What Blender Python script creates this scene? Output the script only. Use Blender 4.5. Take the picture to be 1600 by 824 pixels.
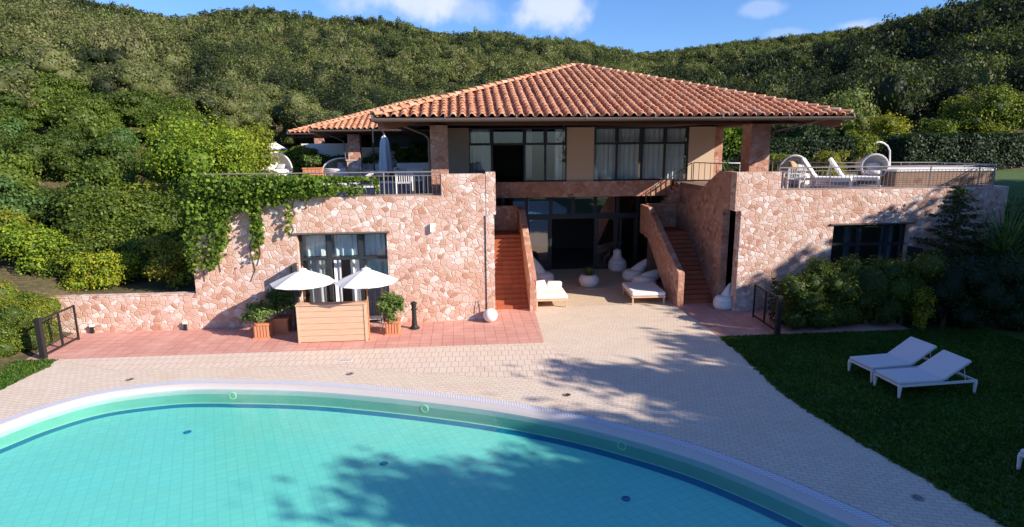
import bpy, math, random
import numpy as np
from mathutils import Vector, Matrix
from math import sin, cos, pi, radians, sqrt, hypot, atan2

S = bpy.context.scene
COL = S.collection
for o in list(bpy.data.objects):
    bpy.data.objects.remove(o)

# ------------------------------------------------------------------ camera
FPX, PITCH, YAW, ROLL, CH = 930.0, radians(11.3), radians(4.9), radians(0.44), 6.0
_fw = Vector((sin(YAW)*cos(PITCH), cos(YAW)*cos(PITCH), -sin(PITCH)))
_rt = Vector((cos(YAW), -sin(YAW), 0)); _up = _rt.cross(_fw)
CR = _rt*cos(ROLL) - _up*sin(ROLL); CU = _up*cos(ROLL) + _rt*sin(ROLL)
cam_d = bpy.data.cameras.new('camera'); cam = bpy.data.objects.new('camera', cam_d); COL.objects.link(cam)
m = Matrix((CR, CU, -_fw)).transposed().to_4x4(); m.translation = Vector((0, 0, CH)); cam.matrix_world = m
cam_d.sensor_width = 36.0; cam_d.lens = FPX*36/1600; cam_d.clip_start = 0.1; cam_d.clip_end = 4000
S.camera = cam

def ray(px, py): return _fw + CR*((px-800)/FPX) + CU*((412-py)/FPX)
def at(px, py, Y):
    d = ray(px, py); return Vector((0, 0, CH)) + d*(Y/d.y)
def gz(px, py, z=0.0):
    d = ray(px, py); return Vector((0, 0, CH)) + d*((z-CH)/d.z)

# ------------------------------------------------------------------ sky, sun, exposure
SUNV = Vector((1.0, -0.62, 0.585)).normalized()
W = bpy.data.worlds.new("World"); S.world = W; W.use_nodes = True
nt = W.node_tree; nt.nodes.clear()
def wn(t, **k):
    n = nt.nodes.new(t)
    for a, b in k.items(): setattr(n, a, b)
    return n
sky = wn('ShaderNodeTexSky', sky_type='NISHITA'); sky.sun_disc = False
sky.sun_elevation = math.asin(SUNV.z); sky.sun_rotation = atan2(SUNV.x, SUNV.y)
sky.air_density = 1.0; sky.dust_density = 0.3; sky.ozone_density = 2.5
bg = wn('ShaderNodeBackground'); bg.inputs[1].default_value = 0.09
out = wn('ShaderNodeOutputWorld')
tc = wn('ShaderNodeTexCoord')
tint = wn('ShaderNodeMix', data_type='RGBA', blend_type='MULTIPLY'); tint.inputs[0].default_value = 1.0
tint.inputs[7].default_value = (0.62, 0.86, 1.25, 1)
nt.links.new(sky.outputs[0], tint.inputs[6])
last = tint.outputs[2]
nz = wn('ShaderNodeTexNoise'); nz.inputs['Scale'].default_value = 14; nz.inputs['Detail'].default_value = 7; nz.inputs['Roughness'].default_value = 0.58
nt.links.new(tc.outputs['Generated'], nz.inputs['Vector'])
def cloud(px, py, sx, sy, amt, last):
    c = ray(px, py).normalized()
    sub = wn('ShaderNodeVectorMath', operation='SUBTRACT'); nt.links.new(tc.outputs['Generated'], sub.inputs[0]); sub.inputs[1].default_value = c
    mul = wn('ShaderNodeVectorMath', operation='MULTIPLY'); nt.links.new(sub.outputs[0], mul.inputs[0]); mul.inputs[1].default_value = (1/sx, 1/sx, 1/sy)
    ln = wn('ShaderNodeVectorMath', operation='LENGTH'); nt.links.new(mul.outputs[0], ln.inputs[0])
    a = wn('ShaderNodeMath', operation='MULTIPLY_ADD'); nt.links.new(nz.outputs[0], a.inputs[0]); a.inputs[1].default_value = -2.6; a.inputs[2].default_value = 1.3
    s = wn('ShaderNodeMath', operation='ADD'); nt.links.new(ln.outputs['Value'], s.inputs[0]); nt.links.new(a.outputs[0], s.inputs[1])
    mr = wn('ShaderNodeMapRange', interpolation_type='SMOOTHSTEP'); nt.links.new(s.outputs[0], mr.inputs[0])
    mr.inputs[1].default_value = 1.25; mr.inputs[2].default_value = 0.35; mr.inputs[3].default_value = 0; mr.inputs[4].default_value = amt
    mx = wn('ShaderNodeMix', data_type='RGBA'); nt.links.new(mr.outputs[0], mx.inputs[0]); nt.links.new(last, mx.inputs[6])
    mx.inputs[7].default_value = (5.9, 6.2, 7.6, 1)
    return mx.outputs[2]
for c in [(640, 2, .075, .03, .75), (725, 12, .05, .022, .35), (560, 5, .06, .02, .2), (868, 8, .062, .042, .75), (1190, 14, .03, .010, .28), (1335, 40, .035, .010, .42), (1240, 52, .03, .008, .2), (470, -60, .2, .03, .6), (1000, -140, .3, .05, .5)]:
    last = cloud(*c, last)
nt.links.new(last, bg.inputs[0]); nt.links.new(bg.outputs[0], out.inputs[0])

sd = bpy.data.lights.new('sun', 'SUN'); sd.energy = 5.0; sd.angle = radians(0.5); sd.color = (1.0, 0.87, 0.72)
sun = bpy.data.objects.new('sun', sd); COL.objects.link(sun); sun.location = SUNV*60
sun.rotation_euler = (-SUNV).to_track_quat('-Z', 'Y').to_euler()
S.view_settings.view_transform = 'Standard'; S.view_settings.look = 'None'; S.view_settings.gamma = 1
S.view_settings.use_curve_mapping = False; S.view_settings.exposure = 0.8
S.render.engine = 'CYCLES'
S.cycles.max_bounces = 8; S.cycles.transparent_max_bounces = 16

# ------------------------------------------------------------------ materials
def lin(r, g, b):
    f = lambda c: ((c/255+.055)/1.055)**2.4 if c/255 > .04045 else c/255/12.92
    return (f(r), f(g), f(b), 1)
def schlick(k, f0, nrm=None):
    g = k.n('ShaderNodeNewGeometry').outputs
    d = k.n('ShaderNodeVectorMath', {0: nrm if nrm is not None else g['Normal'], 1: g['Incoming']}, operation='DOT_PRODUCT').outputs['Value']
    d = k.math('ABSOLUTE', d); d = k.math('SUBTRACT', 1.0, d); d = k.math('POWER', d, 5.0)
    return k.math('ADD', k.math('MULTIPLY', d, 1-f0), f0)
class NM:
    def __init__(s, name):
        s.m = bpy.data.materials.new(name); s.m.use_nodes = True; s.t = s.m.node_tree; s.t.nodes.clear()
        s.out = s.t.nodes.new('ShaderNodeOutputMaterial')
    def n(s, t, ins=None, **k):
        x = s.t.nodes.new(t)
        for a, b in k.items(): setattr(x, a, b)
        for a, b in (ins or {}).items():
            if hasattr(b, 'is_output') : s.t.links.new(b, x.inputs[a])
            else: x.inputs[a].default_value = b
        return x
    def obj(s, sc=1.0):
        c = s.n('ShaderNodeTexCoord').outputs['Object']
        if sc == 1.0: return c
        return s.n('ShaderNodeMapping', {'Vector': c, 'Scale': sc if isinstance(sc, tuple) else (sc, sc, sc)}).outputs[0]
    def noise(s, sc, det=4, rough=.55, vec=None):
        return s.n('ShaderNodeTexNoise', {'Vector': vec or s.obj(), 'Scale': sc, 'Detail': det, 'Roughness': rough}).outputs[0]
    def ramp(s, fac, stops, mode='LINEAR'):
        r = s.n('ShaderNodeValToRGB', {'Fac': fac}); cr = r.color_ramp; cr.interpolation = mode
        while len(cr.elements) < len(stops): cr.elements.new(0.5)
        for e, (p, c) in zip(cr.elements, stops):
            e.position = p; e.color = c if len(c) == 4 else (*c, 1)
        return r.outputs[0]
    def mix(s, f, a, b, bt='MIX'):
        x = s.n('ShaderNodeMix', data_type='RGBA', blend_type=bt)
        for i, v in ((0, f), (6, a), (7, b)):
            if hasattr(v, 'is_output'): s.t.links.new(v, x.inputs[i])
            else: x.inputs[i].default_value = v if i == 0 or len(v) == 4 else (*v, 1)
        return x.outputs[2]
    def math(s, op, a, b=0.0):
        return s.n('ShaderNodeMath', {0: a, 1: b}, operation=op).outputs[0]
    def mapr(s, v, a, b, c, d):
        return s.n('ShaderNodeMapRange', {0: v, 1: a, 2: b, 3: c, 4: d}).outputs[0]
    def bump(s, h, st=.5, dist=.02):
        return s.n('ShaderNodeBump', {'Height': h, 'Strength': st, 'Distance': dist}).outputs[0]
    def pbr(s, col, rough=.7, nrm=None, metal=0, spec=.4, **k):
        ins = {'Base Color': col if hasattr(col, 'is_output') or len(col) == 4 else (*col, 1), 'Roughness': rough, 'Metallic': metal, 'Specular IOR Level': spec}
        if nrm is not None: ins['Normal'] = nrm
        ins.update(k)
        p = s.n('ShaderNodeBsdfPrincipled', ins)
        s.t.links.new(p.outputs[0], s.out.inputs[0]); return s.m

def simple(name, col, rough=.6, var=.12, nsc=6.0, bump=.15, bsc=40.0, metal=0, spec=.4, stretch=None):
    k = NM(name)
    v = k.obj(stretch) if stretch else k.obj()
    n1 = k.noise(nsc, 4, .6, v)
    c = k.mix(n1, tuple(x*(1-var) for x in col), tuple(min(1, x*(1+var)) for x in col))
    nb = k.noise(bsc, 3, .6, v)
    return k.pbr(c, rough, k.bump(nb, bump, .01) if bump else None, metal, spec)

def mat_stone(name='stone', sc=3.0, brown=0.0):
    k = NM(name)
    co = k.obj()
    dn = k.n('ShaderNodeTexNoise', {'Vector': co, 'Scale': 2.2, 'Detail': 2}).outputs[1]
    d = k.n('ShaderNodeVectorMath', {0: dn, 1: (.5, .5, .5)}, operation='SUBTRACT').outputs[0]
    d = k.n('ShaderNodeVectorMath', {0: d, 'Scale': .16}, operation='SCALE').outputs[0]
    v = k.n('ShaderNodeVectorMath', {0: co, 1: d}, operation='ADD').outputs[0]
    v = k.n('ShaderNodeMapping', {'Vector': v, 'Scale': (1, 1, 1.18)}).outputs[0]
    f1 = k.n('ShaderNodeTexVoronoi', {'Vector': v, 'Scale': sc, 'Randomness': .95}, feature='F1')
    de = k.n('ShaderNodeTexVoronoi', {'Vector': v, 'Scale': sc, 'Randomness': .95}, feature='DISTANCE_TO_EDGE').outputs['Distance']
    sep = k.n('ShaderNodeSeparateColor', {0: f1.outputs['Color']})
    stone = k.ramp(sep.outputs[0], [(0, (.40, .18, .11)), (.12, (.52, .29, .20)), (.28, (.60, .38, .30)), (.48, (.66, .475, .395)), (.60, (.56, .34, .25)), (.74, (.71, .57, .49)), (.88, (.78, .69, .62)), (1, (.67, .50, .42))])
    big = k.noise(.55, 3, .6)
    stone = k.mix(k.mapr(big, .45, .70, 0, .55), stone, (.52, .27, .16))
    stone = k.mix(1.0, stone, (.99, 1.02, 1.12), 'MULTIPLY')
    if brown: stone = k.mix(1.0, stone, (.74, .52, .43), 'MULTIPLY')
    n2 = k.noise(9, 5, .65)
    stone = k.mix(k.mapr(n2, .3, .7, 0, .35), stone, k.mix(1.0, stone, (.72, .60, .52), 'MULTIPLY'))
    n3 = k.noise(35, 3, .6)
    stone = k.mix(k.mapr(n3, .4, .7, 0, .3), stone, (.70, .55, .46))
    mn = k.noise(25, 3)
    mortar = k.mix(mn, (.41, .31, .24), (.56, .46, .37))
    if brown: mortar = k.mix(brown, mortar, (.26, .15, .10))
    e2 = k.math('ADD', de, k.mapr(n2, 0, 1, -.02, .02))
    mk = k.mapr(e2, .004, .05, 0, 1)
    c = k.mix(mk, mortar, stone)
    h = k.math('ADD', k.math('MULTIPLY', k.mapr(e2, 0, .09, 0, 1), .55), k.math('MULTIPLY', n2, .5))
    return k.pbr(c, .85, k.bump(h, .6, .035), spec=.25)

def mat_brick(name, c1, c2, cm, w, h, rot=0, ms=.012, off=.5, stain=None, wob=.0, stains=.5):
    k = NM(name)
    v = k.n('ShaderNodeMapping', {'Vector': k.obj(), 'Rotation': (0, 0, rot)}).outputs[0]
    if wob:
        dn = k.n('ShaderNodeTexNoise', {'Vector': v, 'Scale': .5, 'Detail': 2}).outputs[1]
        d = k.n('ShaderNodeVectorMath', {0: dn, 'Scale': wob}, operation='SCALE').outputs[0]
        v = k.n('ShaderNodeVectorMath', {0: v, 1: d}, operation='ADD').outputs[0]
    b = k.n('ShaderNodeTexBrick', {'Vector': v, 'Color1': (*c1, 1), 'Color2': (*c2, 1), 'Mortar': (*cm, 1), 'Scale': 1.0, 'Mortar Size': ms, 'Mortar Smooth': .3, 'Brick Width': w, 'Row Height': h}, offset=off)
    n1 = k.noise(1.1, 5, .62); n2 = k.noise(14, 4, .6)
    c = k.mix(k.mapr(n2, .3, .7, 0, .35), b.outputs[0], k.mix(1.0, b.outputs[0], (.72, .68, .64), 'MULTIPLY'))
    c = k.mix(k.mapr(n1, .48, .75, 0, stains), c, stain or tuple(x*.62 for x in c1))
    hh = k.math('ADD', k.math('MULTIPLY', b.outputs[1], -1), k.math('MULTIPLY', n2, .4))
    return k.pbr(c, .8, k.bump(hh, .5, .01), spec=.3)

def mat_leaf(name, stops, val=.55, transl=.3, rough=.55):
    k = NM(name)
    t = k.n('ShaderNodeAttribute', attribute_name='tint').outputs['Fac']
    s = k.n('ShaderNodeAttribute', attribute_name='shade').outputs['Fac']
    oi = k.n('ShaderNodeObjectInfo').outputs['Random']
    t2 = k.math('ADD', t, k.mapr(oi, 0, 1, -.2, .2))
    c = k.ramp(t2, stops)
    v = k.math('MULTIPLY', k.mapr(s, 0, 1, 1-val, 1+val), k.mapr(k.noise(7.0, 3, .7), .3, .7, .68, 1.42))
    c = k.n('ShaderNodeVectorMath', {0: c, 'Scale': v}, operation='SCALE').outputs[0]
    p = k.n('ShaderNodeBsdfPrincipled', {'Base Color': c, 'Roughness': rough, 'Specular IOR Level': .25})
    tr = k.n('ShaderNodeBsdfTranslucent', {'Color': k.mix(1.0, c, (1.25, 1.3, .5), 'MULTIPLY')})
    mx = k.n('ShaderNodeMixShader', {0: transl, 1: p.outputs[0], 2: tr.outputs[0]})
    k.t.links.new(mx.outputs[0], k.out.inputs[0]); return k.m

def mat_glass(name, tint=(.75, .85, .85), refl=1.0, f0=.08):
    k = NM(name)
    f = schlick(k, f0); f = k.math('MULTIPLY', f, refl)
    t = k.n('ShaderNodeBsdfTransparent', {'Color': (*tint, 1)}); g = k.n('ShaderNodeBsdfGlossy', {'Color': (.95, .97, 1, 1), 'Roughness': .015})
    mx = k.n('ShaderNodeMixShader', {0: f, 1: t.outputs[0], 2: g.outputs[0]})
    k.t.links.new(mx.outputs[0], k.out.inputs[0]); return k.m

def mat_water():
    k = NM('pool_water')
    n1 = k.noise(3.2, 3, .55); n2 = k.noise(16, 2, .5)
    h = k.math('ADD', n1, k.math('MULTIPLY', n2, .25))
    bp = k.bump(h, .3, .05)
    f = schlick(k, .02, bp)
    t = k.n('ShaderNodeBsdfTransparent', {'Color': (.74, .97, .97, 1)}); g = k.n('ShaderNodeBsdfGlossy', {'Color': (1, 1, 1, 1), 'Roughness': .02, 'Normal': bp})
    mx = k.n('ShaderNodeMixShader', {0: f, 1: t.outputs[0], 2: g.outputs[0]})
    k.t.links.new(mx.outputs[0], k.out.inputs[0]); return k.m

def mat_tile(name, col, w, mort, ms=.012, var=.12, rot=0.0, rough=.5):
    k = NM(name)
    v = k.n('ShaderNodeMapping', {'Vector': k.obj(), 'Rotation': (0, 0, rot)}).outputs[0]
    b = k.n('ShaderNodeTexBrick', {'Vector': v, 'Color1': (*[c*(1-var*.4) for c in col], 1), 'Color2': (*[min(1, c*(1+var*.4)) for c in col], 1), 'Mortar': (*mort, 1), 'Scale': 1.0, 'Mortar Size': ms, 'Mortar Smooth': .2, 'Brick Width': w, 'Row Height': w}, offset=0)
    n1 = k.noise(.5, 5, .65)
    c = k.mix(k.mapr(n1, .3, .75, 0, .6), b.outputs[0], k.mix(1.0, b.outputs[0], (1.25, .98, .82), 'MULTIPLY'))
    return k.pbr(c, rough)

def mat_roof(name='roof_tile', base=0):
    k = NM(name)
    t = k.n('ShaderNodeAttribute', attribute_name='tint').outputs['Fac']
    c = k.ramp(t, [(0, (.30, .10, .05)), (.3, (.44, .155, .075)), (.6, (.54, .215, .115)), (.85, (.62, .30, .18)), (1, (.58, .38, .27))])
    n = k.noise(2.5, 5, .65); n2 = k.noise(30, 4, .65)
    c = k.mix(k.mapr(n, .42, .72, 0, .55), c, (.27, .13, .09))
    c = k.mix(k.mapr(n2, .55, .75, 0, .6), c, (.42, .33, .22))
    return k.pbr(c, .8, k.bump(n2, .3, .01), spec=.25)

M = {}
M['stone'] = mat_stone(sc=5.0)
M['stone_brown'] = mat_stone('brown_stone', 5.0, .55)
M['stone_small'] = mat_stone('stone_small', 5.2)
M['roof'] = mat_roof()
M['plaster'] = simple('plaster', (.52, .41, .31), .85, .06, 1.2, .08)
M['plaster_grey'] = simple('plaster_grey', (.78, .69, .64), .85, .08, 1.2, .08)
M['frame'] = simple('window_frame_metal', (.035, .042, .052), .45, .15, 3, 0, metal=.3)
M['iron'] = simple('rail_iron', (.30, .27, .25), .5, .2, 8, .1, metal=.4)
M['black'] = simple('black_iron', (.018, .018, .02), .5, .2, 8, .1)
M['gutter'] = simple('gutter_metal', (.17, .14, .12), .5, .2, 4, .05, metal=.4)
M['darkwood'] = simple('dark_wood', (.10, .040, .026), .7, .3, 3, .2)
M['beamwood'] = simple('beam_wood', (.24, .09, .05), .7, .25, 3, .2)
M['glass'] = mat_glass('glass')
M['glass_dark'] = mat_glass('glass_tinted', (.45, .55, .6), 1.4)
M['glass_mirror'] = mat_glass('glass_reflective', (.5, .58, .58), 1.0, .22)
M['curtain'] = simple('curtain_fabric', (.72, .73, .78), .85, .05, 2, 0)
M['white'] = simple('white_fabric', (.80, .79, .78), .8, .04, 3, .1, 60)
M['white_plastic'] = simple('white_plastic', (.78, .78, .78), .4, .03, 3, 0)
M['white_metal'] = simple('white_metal', (.76, .77, .78), .4, .03, 3, 0)
M['mesh_fabric'] = simple('lounger_fabric', (.66, .66, .69), .75, .05, 5, .1, 80)
M['greyfabric'] = simple('grey_fabric', (.42, .42, .46), .85, .1, 5, .1)
M['tan'] = simple('tan_fabric', (.38, .27, .17), .85, .1, 5, .1)
M['wicker'] = simple('wicker', (.62, .60, .60), .6, .25, 30, .6, 45)
M['wood'] = simple('planed_wood', (.60, .40, .28), .65, .25, 2.2, .15, 20, stretch=(1, 1, 9))
M['woodpole'] = simple('pole_wood', (.42, .20, .09), .6, .2, 3, .1)
M['terrace_paving'] = mat_tile('terrace_paving_tile', (.24, .15, .13), .4, (.14, .09, .08), .012, .2)
M['terracotta'] = simple('terracotta', (.55, .24, .13), .8, .18, 5, .2)
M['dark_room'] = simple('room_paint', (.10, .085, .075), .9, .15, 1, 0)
M['terracotta_step'] = mat_brick('step_tile', (.42, .13, .065), (.35, .10, .05), (.20, .08, .05), .31, .31, 0, .008, 0, (.26, .09, .05))
M['redpave'] = mat_brick('red_paving', (.62, .33, .28), (.56, .28, .24), (.46, .20, .165), .34, .34, radians(0), .014, 0, (.66, .40, .34), 0, .75)
M['bricks'] = mat_brick('deck_paving', (.73, .635, .54), (.67, .575, .49), (.52, .425, .335), .21, .105, radians(18), .010, .5, (.55, .40, .29), .25, .35)
M['tiles'] = mat_brick('tile_paving', (.71, .61, .53), (.68, .57, .495), (.54, .39, .28), .205, .41, radians(2), .013, .5, (.60, .44, .33), 0, .35)
M['patio'] = mat_brick('patio_paving', (.68, .57, .44), (.62, .515, .39), (.48, .375, .27), .19, .12, 0, .012, .5, (.56, .38, .19), 0, .5)
M['coping'] = simple('coping_stone', (.53, .49, .485), .6, .05, 3, .05)
M['grille'] = mat_tile('overflow_grille', (.72, .75, .80), .06, (.36, .44, .60), .012, .02)
M['pool_floor'] = mat_tile('pool_floor_tile', (.25, .68, .60), .20, (.20, .60, .54), .009, .07, radians(-22))
M['pool_wall'] = simple('pool_wall_tile', (.19, .42, .33), .5, .15, 2, 0)
M['blue_tile'] = simple('blue_line_tile', (.006, .17, .32), .4, .15, 8, 0)
M['pool_edge'] = simple('pool_edge_tile', (.42, .68, .44), .5, .1, 8, 0)
M['water'] = mat_water()
k = NM('lawn_ground'); n1 = k.noise(.7, 5, .6); n2 = k.noise(18, 4, .6)
c = k.mix(n1, (.028, .075, .010), (.05, .115, .018)); c = k.mix(k.mapr(n2, .35, .7, 0, .6), c, (.10, .15, .03)); c = k.mix(k.mapr(k.noise(.35, 6, .7), .55, .72, 0, .7), c, (.15, .14, .06))
M['lawn'] = k.pbr(c, .9, k.bump(n2, .8, .04))
k = NM('hill_earth'); n1 = k.noise(.08, 5, .6); n2 = k.noise(6, 5, .65)
c = k.mix(n1, (.05, .06, .02), (.075, .065, .03)); c = k.mix(k.mapr(n2, .4, .7, 0, .7), c, (.20, .13, .075))
M['earth'] = k.pbr(c, .95, k.bump(n2, .8, .08))
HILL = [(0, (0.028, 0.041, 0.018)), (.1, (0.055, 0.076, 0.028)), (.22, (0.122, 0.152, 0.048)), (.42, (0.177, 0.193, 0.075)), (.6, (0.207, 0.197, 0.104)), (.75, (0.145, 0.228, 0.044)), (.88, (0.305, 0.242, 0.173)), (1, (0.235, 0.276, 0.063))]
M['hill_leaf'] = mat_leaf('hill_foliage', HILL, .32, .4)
M['garden_leaf'] = mat_leaf('garden_foliage', [(0, (.055, .095, .018)), (.3, (.115, .170, .023)), (.6, (.195, .225, .025)), (.85, (.270, .270, .028)), (1, (.34, .22, .05))], .45, .35)
M['bright_leaf'] = mat_leaf('bright_foliage', [(0, (.08, .16, .02)), (.4, (.17, .26, .025)), (.75, (.29, .35, .03)), (1, (.42, .38, .04))], .45, .4)
M['dark_leaf'] = mat_leaf('dark_foliage', [(0, (.014, .034, .012)), (.4, (.028, .058, .018)), (.8, (.045, .09, .022)), (1, (.09, .13, .03))], .5, .25)
M['vine_leaf'] = mat_leaf('vine_foliage', [(0, (.055, .11, .015)), (.4, (.12, .20, .02)), (.8, (.22, .30, .03)), (.93, (.34, .30, .05)), (1, (.38, .13, .05))], .4, .4)
M['yellow_leaf'] = mat_leaf('yellow_foliage', [(0, (.20, .22, .02)), (1, (.38, .36, .03))], .4, .4)
M['olive_leaf'] = mat_leaf('oleander_foliage', [(0, (.06, .12, .035)), (.6, (.12, .20, .05)), (1, (.20, .25, .09))], .45, .3)
M['bark'] = simple('bark', (.12, .085, .06), .9, .3, 6, .6)
M['grass'] = mat_leaf('grass_blade', [(0, (.022, .065, .008)), (.6, (.045, .11, .012)), (1, (.09, .16, .02))], .4, .3)

# ------------------------------------------------------------------ mesh builder and tagging
OFF = {}
class MB:
    def __init__(s): s.v = []; s.f = []; s.t = []; s.has = False
    def add(s, vs, fs, t=None):
        b = len(s.v); s.v.extend([tuple(v) for v in vs]); s.f.extend([tuple(i+b for i in f) for f in fs])
        if t is not None: s.has = True
        s.t.extend([t if t is not None else .5]*len(fs)); return s
    def box(s, x0, x1, y0, y1, z0, z1, t=None):
        if x0 > x1: x0, x1 = x1, x0
        if y0 > y1: y0, y1 = y1, y0
        if z0 > z1: z0, z1 = z1, z0
        vs = [(x, y, z) for z in (z0, z1) for y in (y0, y1) for x in (x0, x1)]
        return s.add(vs, [(0, 2, 3, 1), (4, 5, 7, 6), (0, 1, 5, 4), (2, 6, 7, 3), (0, 4, 6, 2), (1, 3, 7, 5)], t)
    def extr(s, pts, vec, t=None):
        n = len(pts); vs = [Vector(p) for p in pts]; vs += [p+Vector(vec) for p in vs]
        fs = [tuple(range(n))[::-1], tuple(range(n, 2*n))] + [(i, (i+1) % n, (i+1) % n+n, i+n) for i in range(n)]
        return s.add(vs, fs, t)
    def tube(s, pts, r, n=8, caps=True, t=None):
        pts = [Vector(p) for p in pts]; rs = r if isinstance(r, (list, tuple)) else [r]*len(pts)
        vs = []; prev = None
        for i, p in enumerate(pts):
            d = (pts[min(i+1, len(pts)-1)]-pts[max(i-1, 0)]).normalized()
            a = prev if prev else (Vector((0, 0, 1)) if abs(d.z) < .9 else Vector((1, 0, 0)))
            u = (a - d*a.dot(d)).normalized(); w = d.cross(u); prev = u
            vs += [p+(u*cos(2*pi*k/n)+w*sin(2*pi*k/n))*rs[i] for k in range(n)]
        fs = [(i*n+k, i*n+(k+1) % n, (i+1)*n+(k+1) % n, (i+1)*n+k) for i in range(len(pts)-1) for k in range(n)]
        if caps: fs += [tuple(range(n))[::-1], tuple(range((len(pts)-1)*n, len(pts)*n))]
        return s.add(vs, fs, t)
    def lathe(s, prof, n=20, c=(0, 0, 0), sx=1, sy=1, t=None):
        vs = [(c[0]+r*cos(2*pi*k/n)*sx, c[1]+r*sin(2*pi*k/n)*sy, c[2]+z) for r, z in prof for k in range(n)]
        fs = [(i*n+k, i*n+(k+1) % n, (i+1)*n+(k+1) % n, (i+1)*n+k) for i in range(len(prof)-1) for k in range(n)]
        fs += [tuple(range(n))[::-1], tuple(range((len(prof)-1)*n, len(prof)*n))]
        return s.add(vs, fs, t)
    def cushion(s, x0, x1, y0, y1, z0, z1, r=.04, M_=None):
        # rounded slab
        vs = []; N = 4
        cx, cy, cz = (x0+x1)/2, (y0+y1)/2, (z0+z1)/2; hx, hy, hz = (x1-x0)/2, (y1-y0)/2, (z1-z0)/2; r = min(r, hz*.98, hx, hy)
        rings = [(-hz, -r), (-hz+r*.3, -r*.3), (-hz+r, 0), (hz-r, 0), (hz-r*.3, -r*.3), (hz, -r)]
        for zz, ins in rings:
            for qx, qy, a0 in ((1, 1, 0), (-1, 1, 90), (-1, -1, 180), (1, -1, 270)):
                for k in range(3):
                    a = radians(a0+k*45)
                    vs.append((cx+qx*(hx-r)+cos(a)*(r+ins), cy+qy*(hy-r)+sin(a)*(r+ins), cz+zz))
        n = 12
        fs = [(i*n+k, i*n+(k+1) % n, (i+1)*n+(k+1) % n, (i+1)*n+k) for i in range(5) for k in range(n)]
        fs += [tuple(range(n))[::-1], tuple(range(5*n, 6*n))]
        if M_ is not None: vs = [M_ @ Vector(v) for v in vs]
        return s.add(vs, fs)
    def build(s, name, mat, parent=None, smooth=False):
        me = bpy.data.meshes.new(name)
        o = bpy.data.objects.new(name, me); COL.objects.link(o)
        off = Vector((0, 0, 0))
        if parent is not None:
            o.parent = parent; off = OFF.get(parent.name, off); OFF[o.name] = off
        me.from_pydata([tuple(Vector(v)-off) for v in s.v], [], s.f); me.materials.append(mat)
        if s.has:
            a = me.attributes.new('tint', 'FLOAT', 'FACE'); a.data.foreach_set('value', np.array(s.t, dtype=np.float32))
        if smooth: me.polygons.foreach_set('use_smooth', [True]*len(me.polygons))
        me.update(); return o

def npmesh(name, V, Fq, mat, parent=None, tint=None, shade=None, smooth=False):
    me = bpy.data.meshes.new(name); n = len(V); nf = len(Fq); kk = Fq.shape[1]
    off = OFF.get(parent.name, Vector((0, 0, 0))) if parent is not None else Vector((0, 0, 0))
    V = V - np.array(off)
    me.vertices.add(n); me.vertices.foreach_set('co', V.astype(np.float32).ravel())
    me.loops.add(nf*kk); me.loops.foreach_set('vertex_index', Fq.astype(np.int32).ravel())
    me.polygons.add(nf); me.polygons.foreach_set('loop_start', np.arange(0, nf*kk, kk, dtype=np.int32))
    try: me.polygons.foreach_set('loop_total', np.full(nf, kk, dtype=np.int32))
    except Exception: pass
    for nm, arr in (('tint', tint), ('shade', shade)):
        if arr is not None:
            a = me.attributes.new(nm, 'FLOAT', 'FACE'); a.data.foreach_set('value', arr.astype(np.float32))
    me.update(calc_edges=True); me.materials.append(mat)
    if smooth: me.polygons.foreach_set('use_smooth', [True]*nf)
    o = bpy.data.objects.new(name, me); COL.objects.link(o)
    if parent is not None: o.parent = parent; OFF[o.name] = off
    return o

def tag(o, label=None, cat=None, group=None, kind=None):
    if label: o['label'] = label
    if cat: o['category'] = cat
    if group: o['group'] = group
    if kind: o['kind'] = kind
    return o
def thing(name, label, cat, loc=(0, 0, 0), rz=0, group=None, world=False):
    o = bpy.data.objects.new(name, None); COL.objects.link(o); o.empty_display_size = .2
    o.location = loc; o.rotation_euler = (0, 0, rz)
    if world: OFF[o.name] = Vector(loc)
    return tag(o, label, cat, group)
def copy_tree(o, label=None, loc=None, rz=None, sc=None, parent=None):
    c = o.copy(); COL.objects.link(c)
    if parent is not None: c.parent = parent
    if label: c['label'] = label
    if loc is not None: c.location = loc
    if rz is not None: c.rotation_euler = (0, 0, rz)
    if sc is not None: c.scale = sc if isinstance(sc, tuple) else (sc, sc, sc)
    for ch in list(o.children): copy_tree(ch, parent=c)
    return c
def struct(o): o['kind'] = 'structure'; return o

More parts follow.
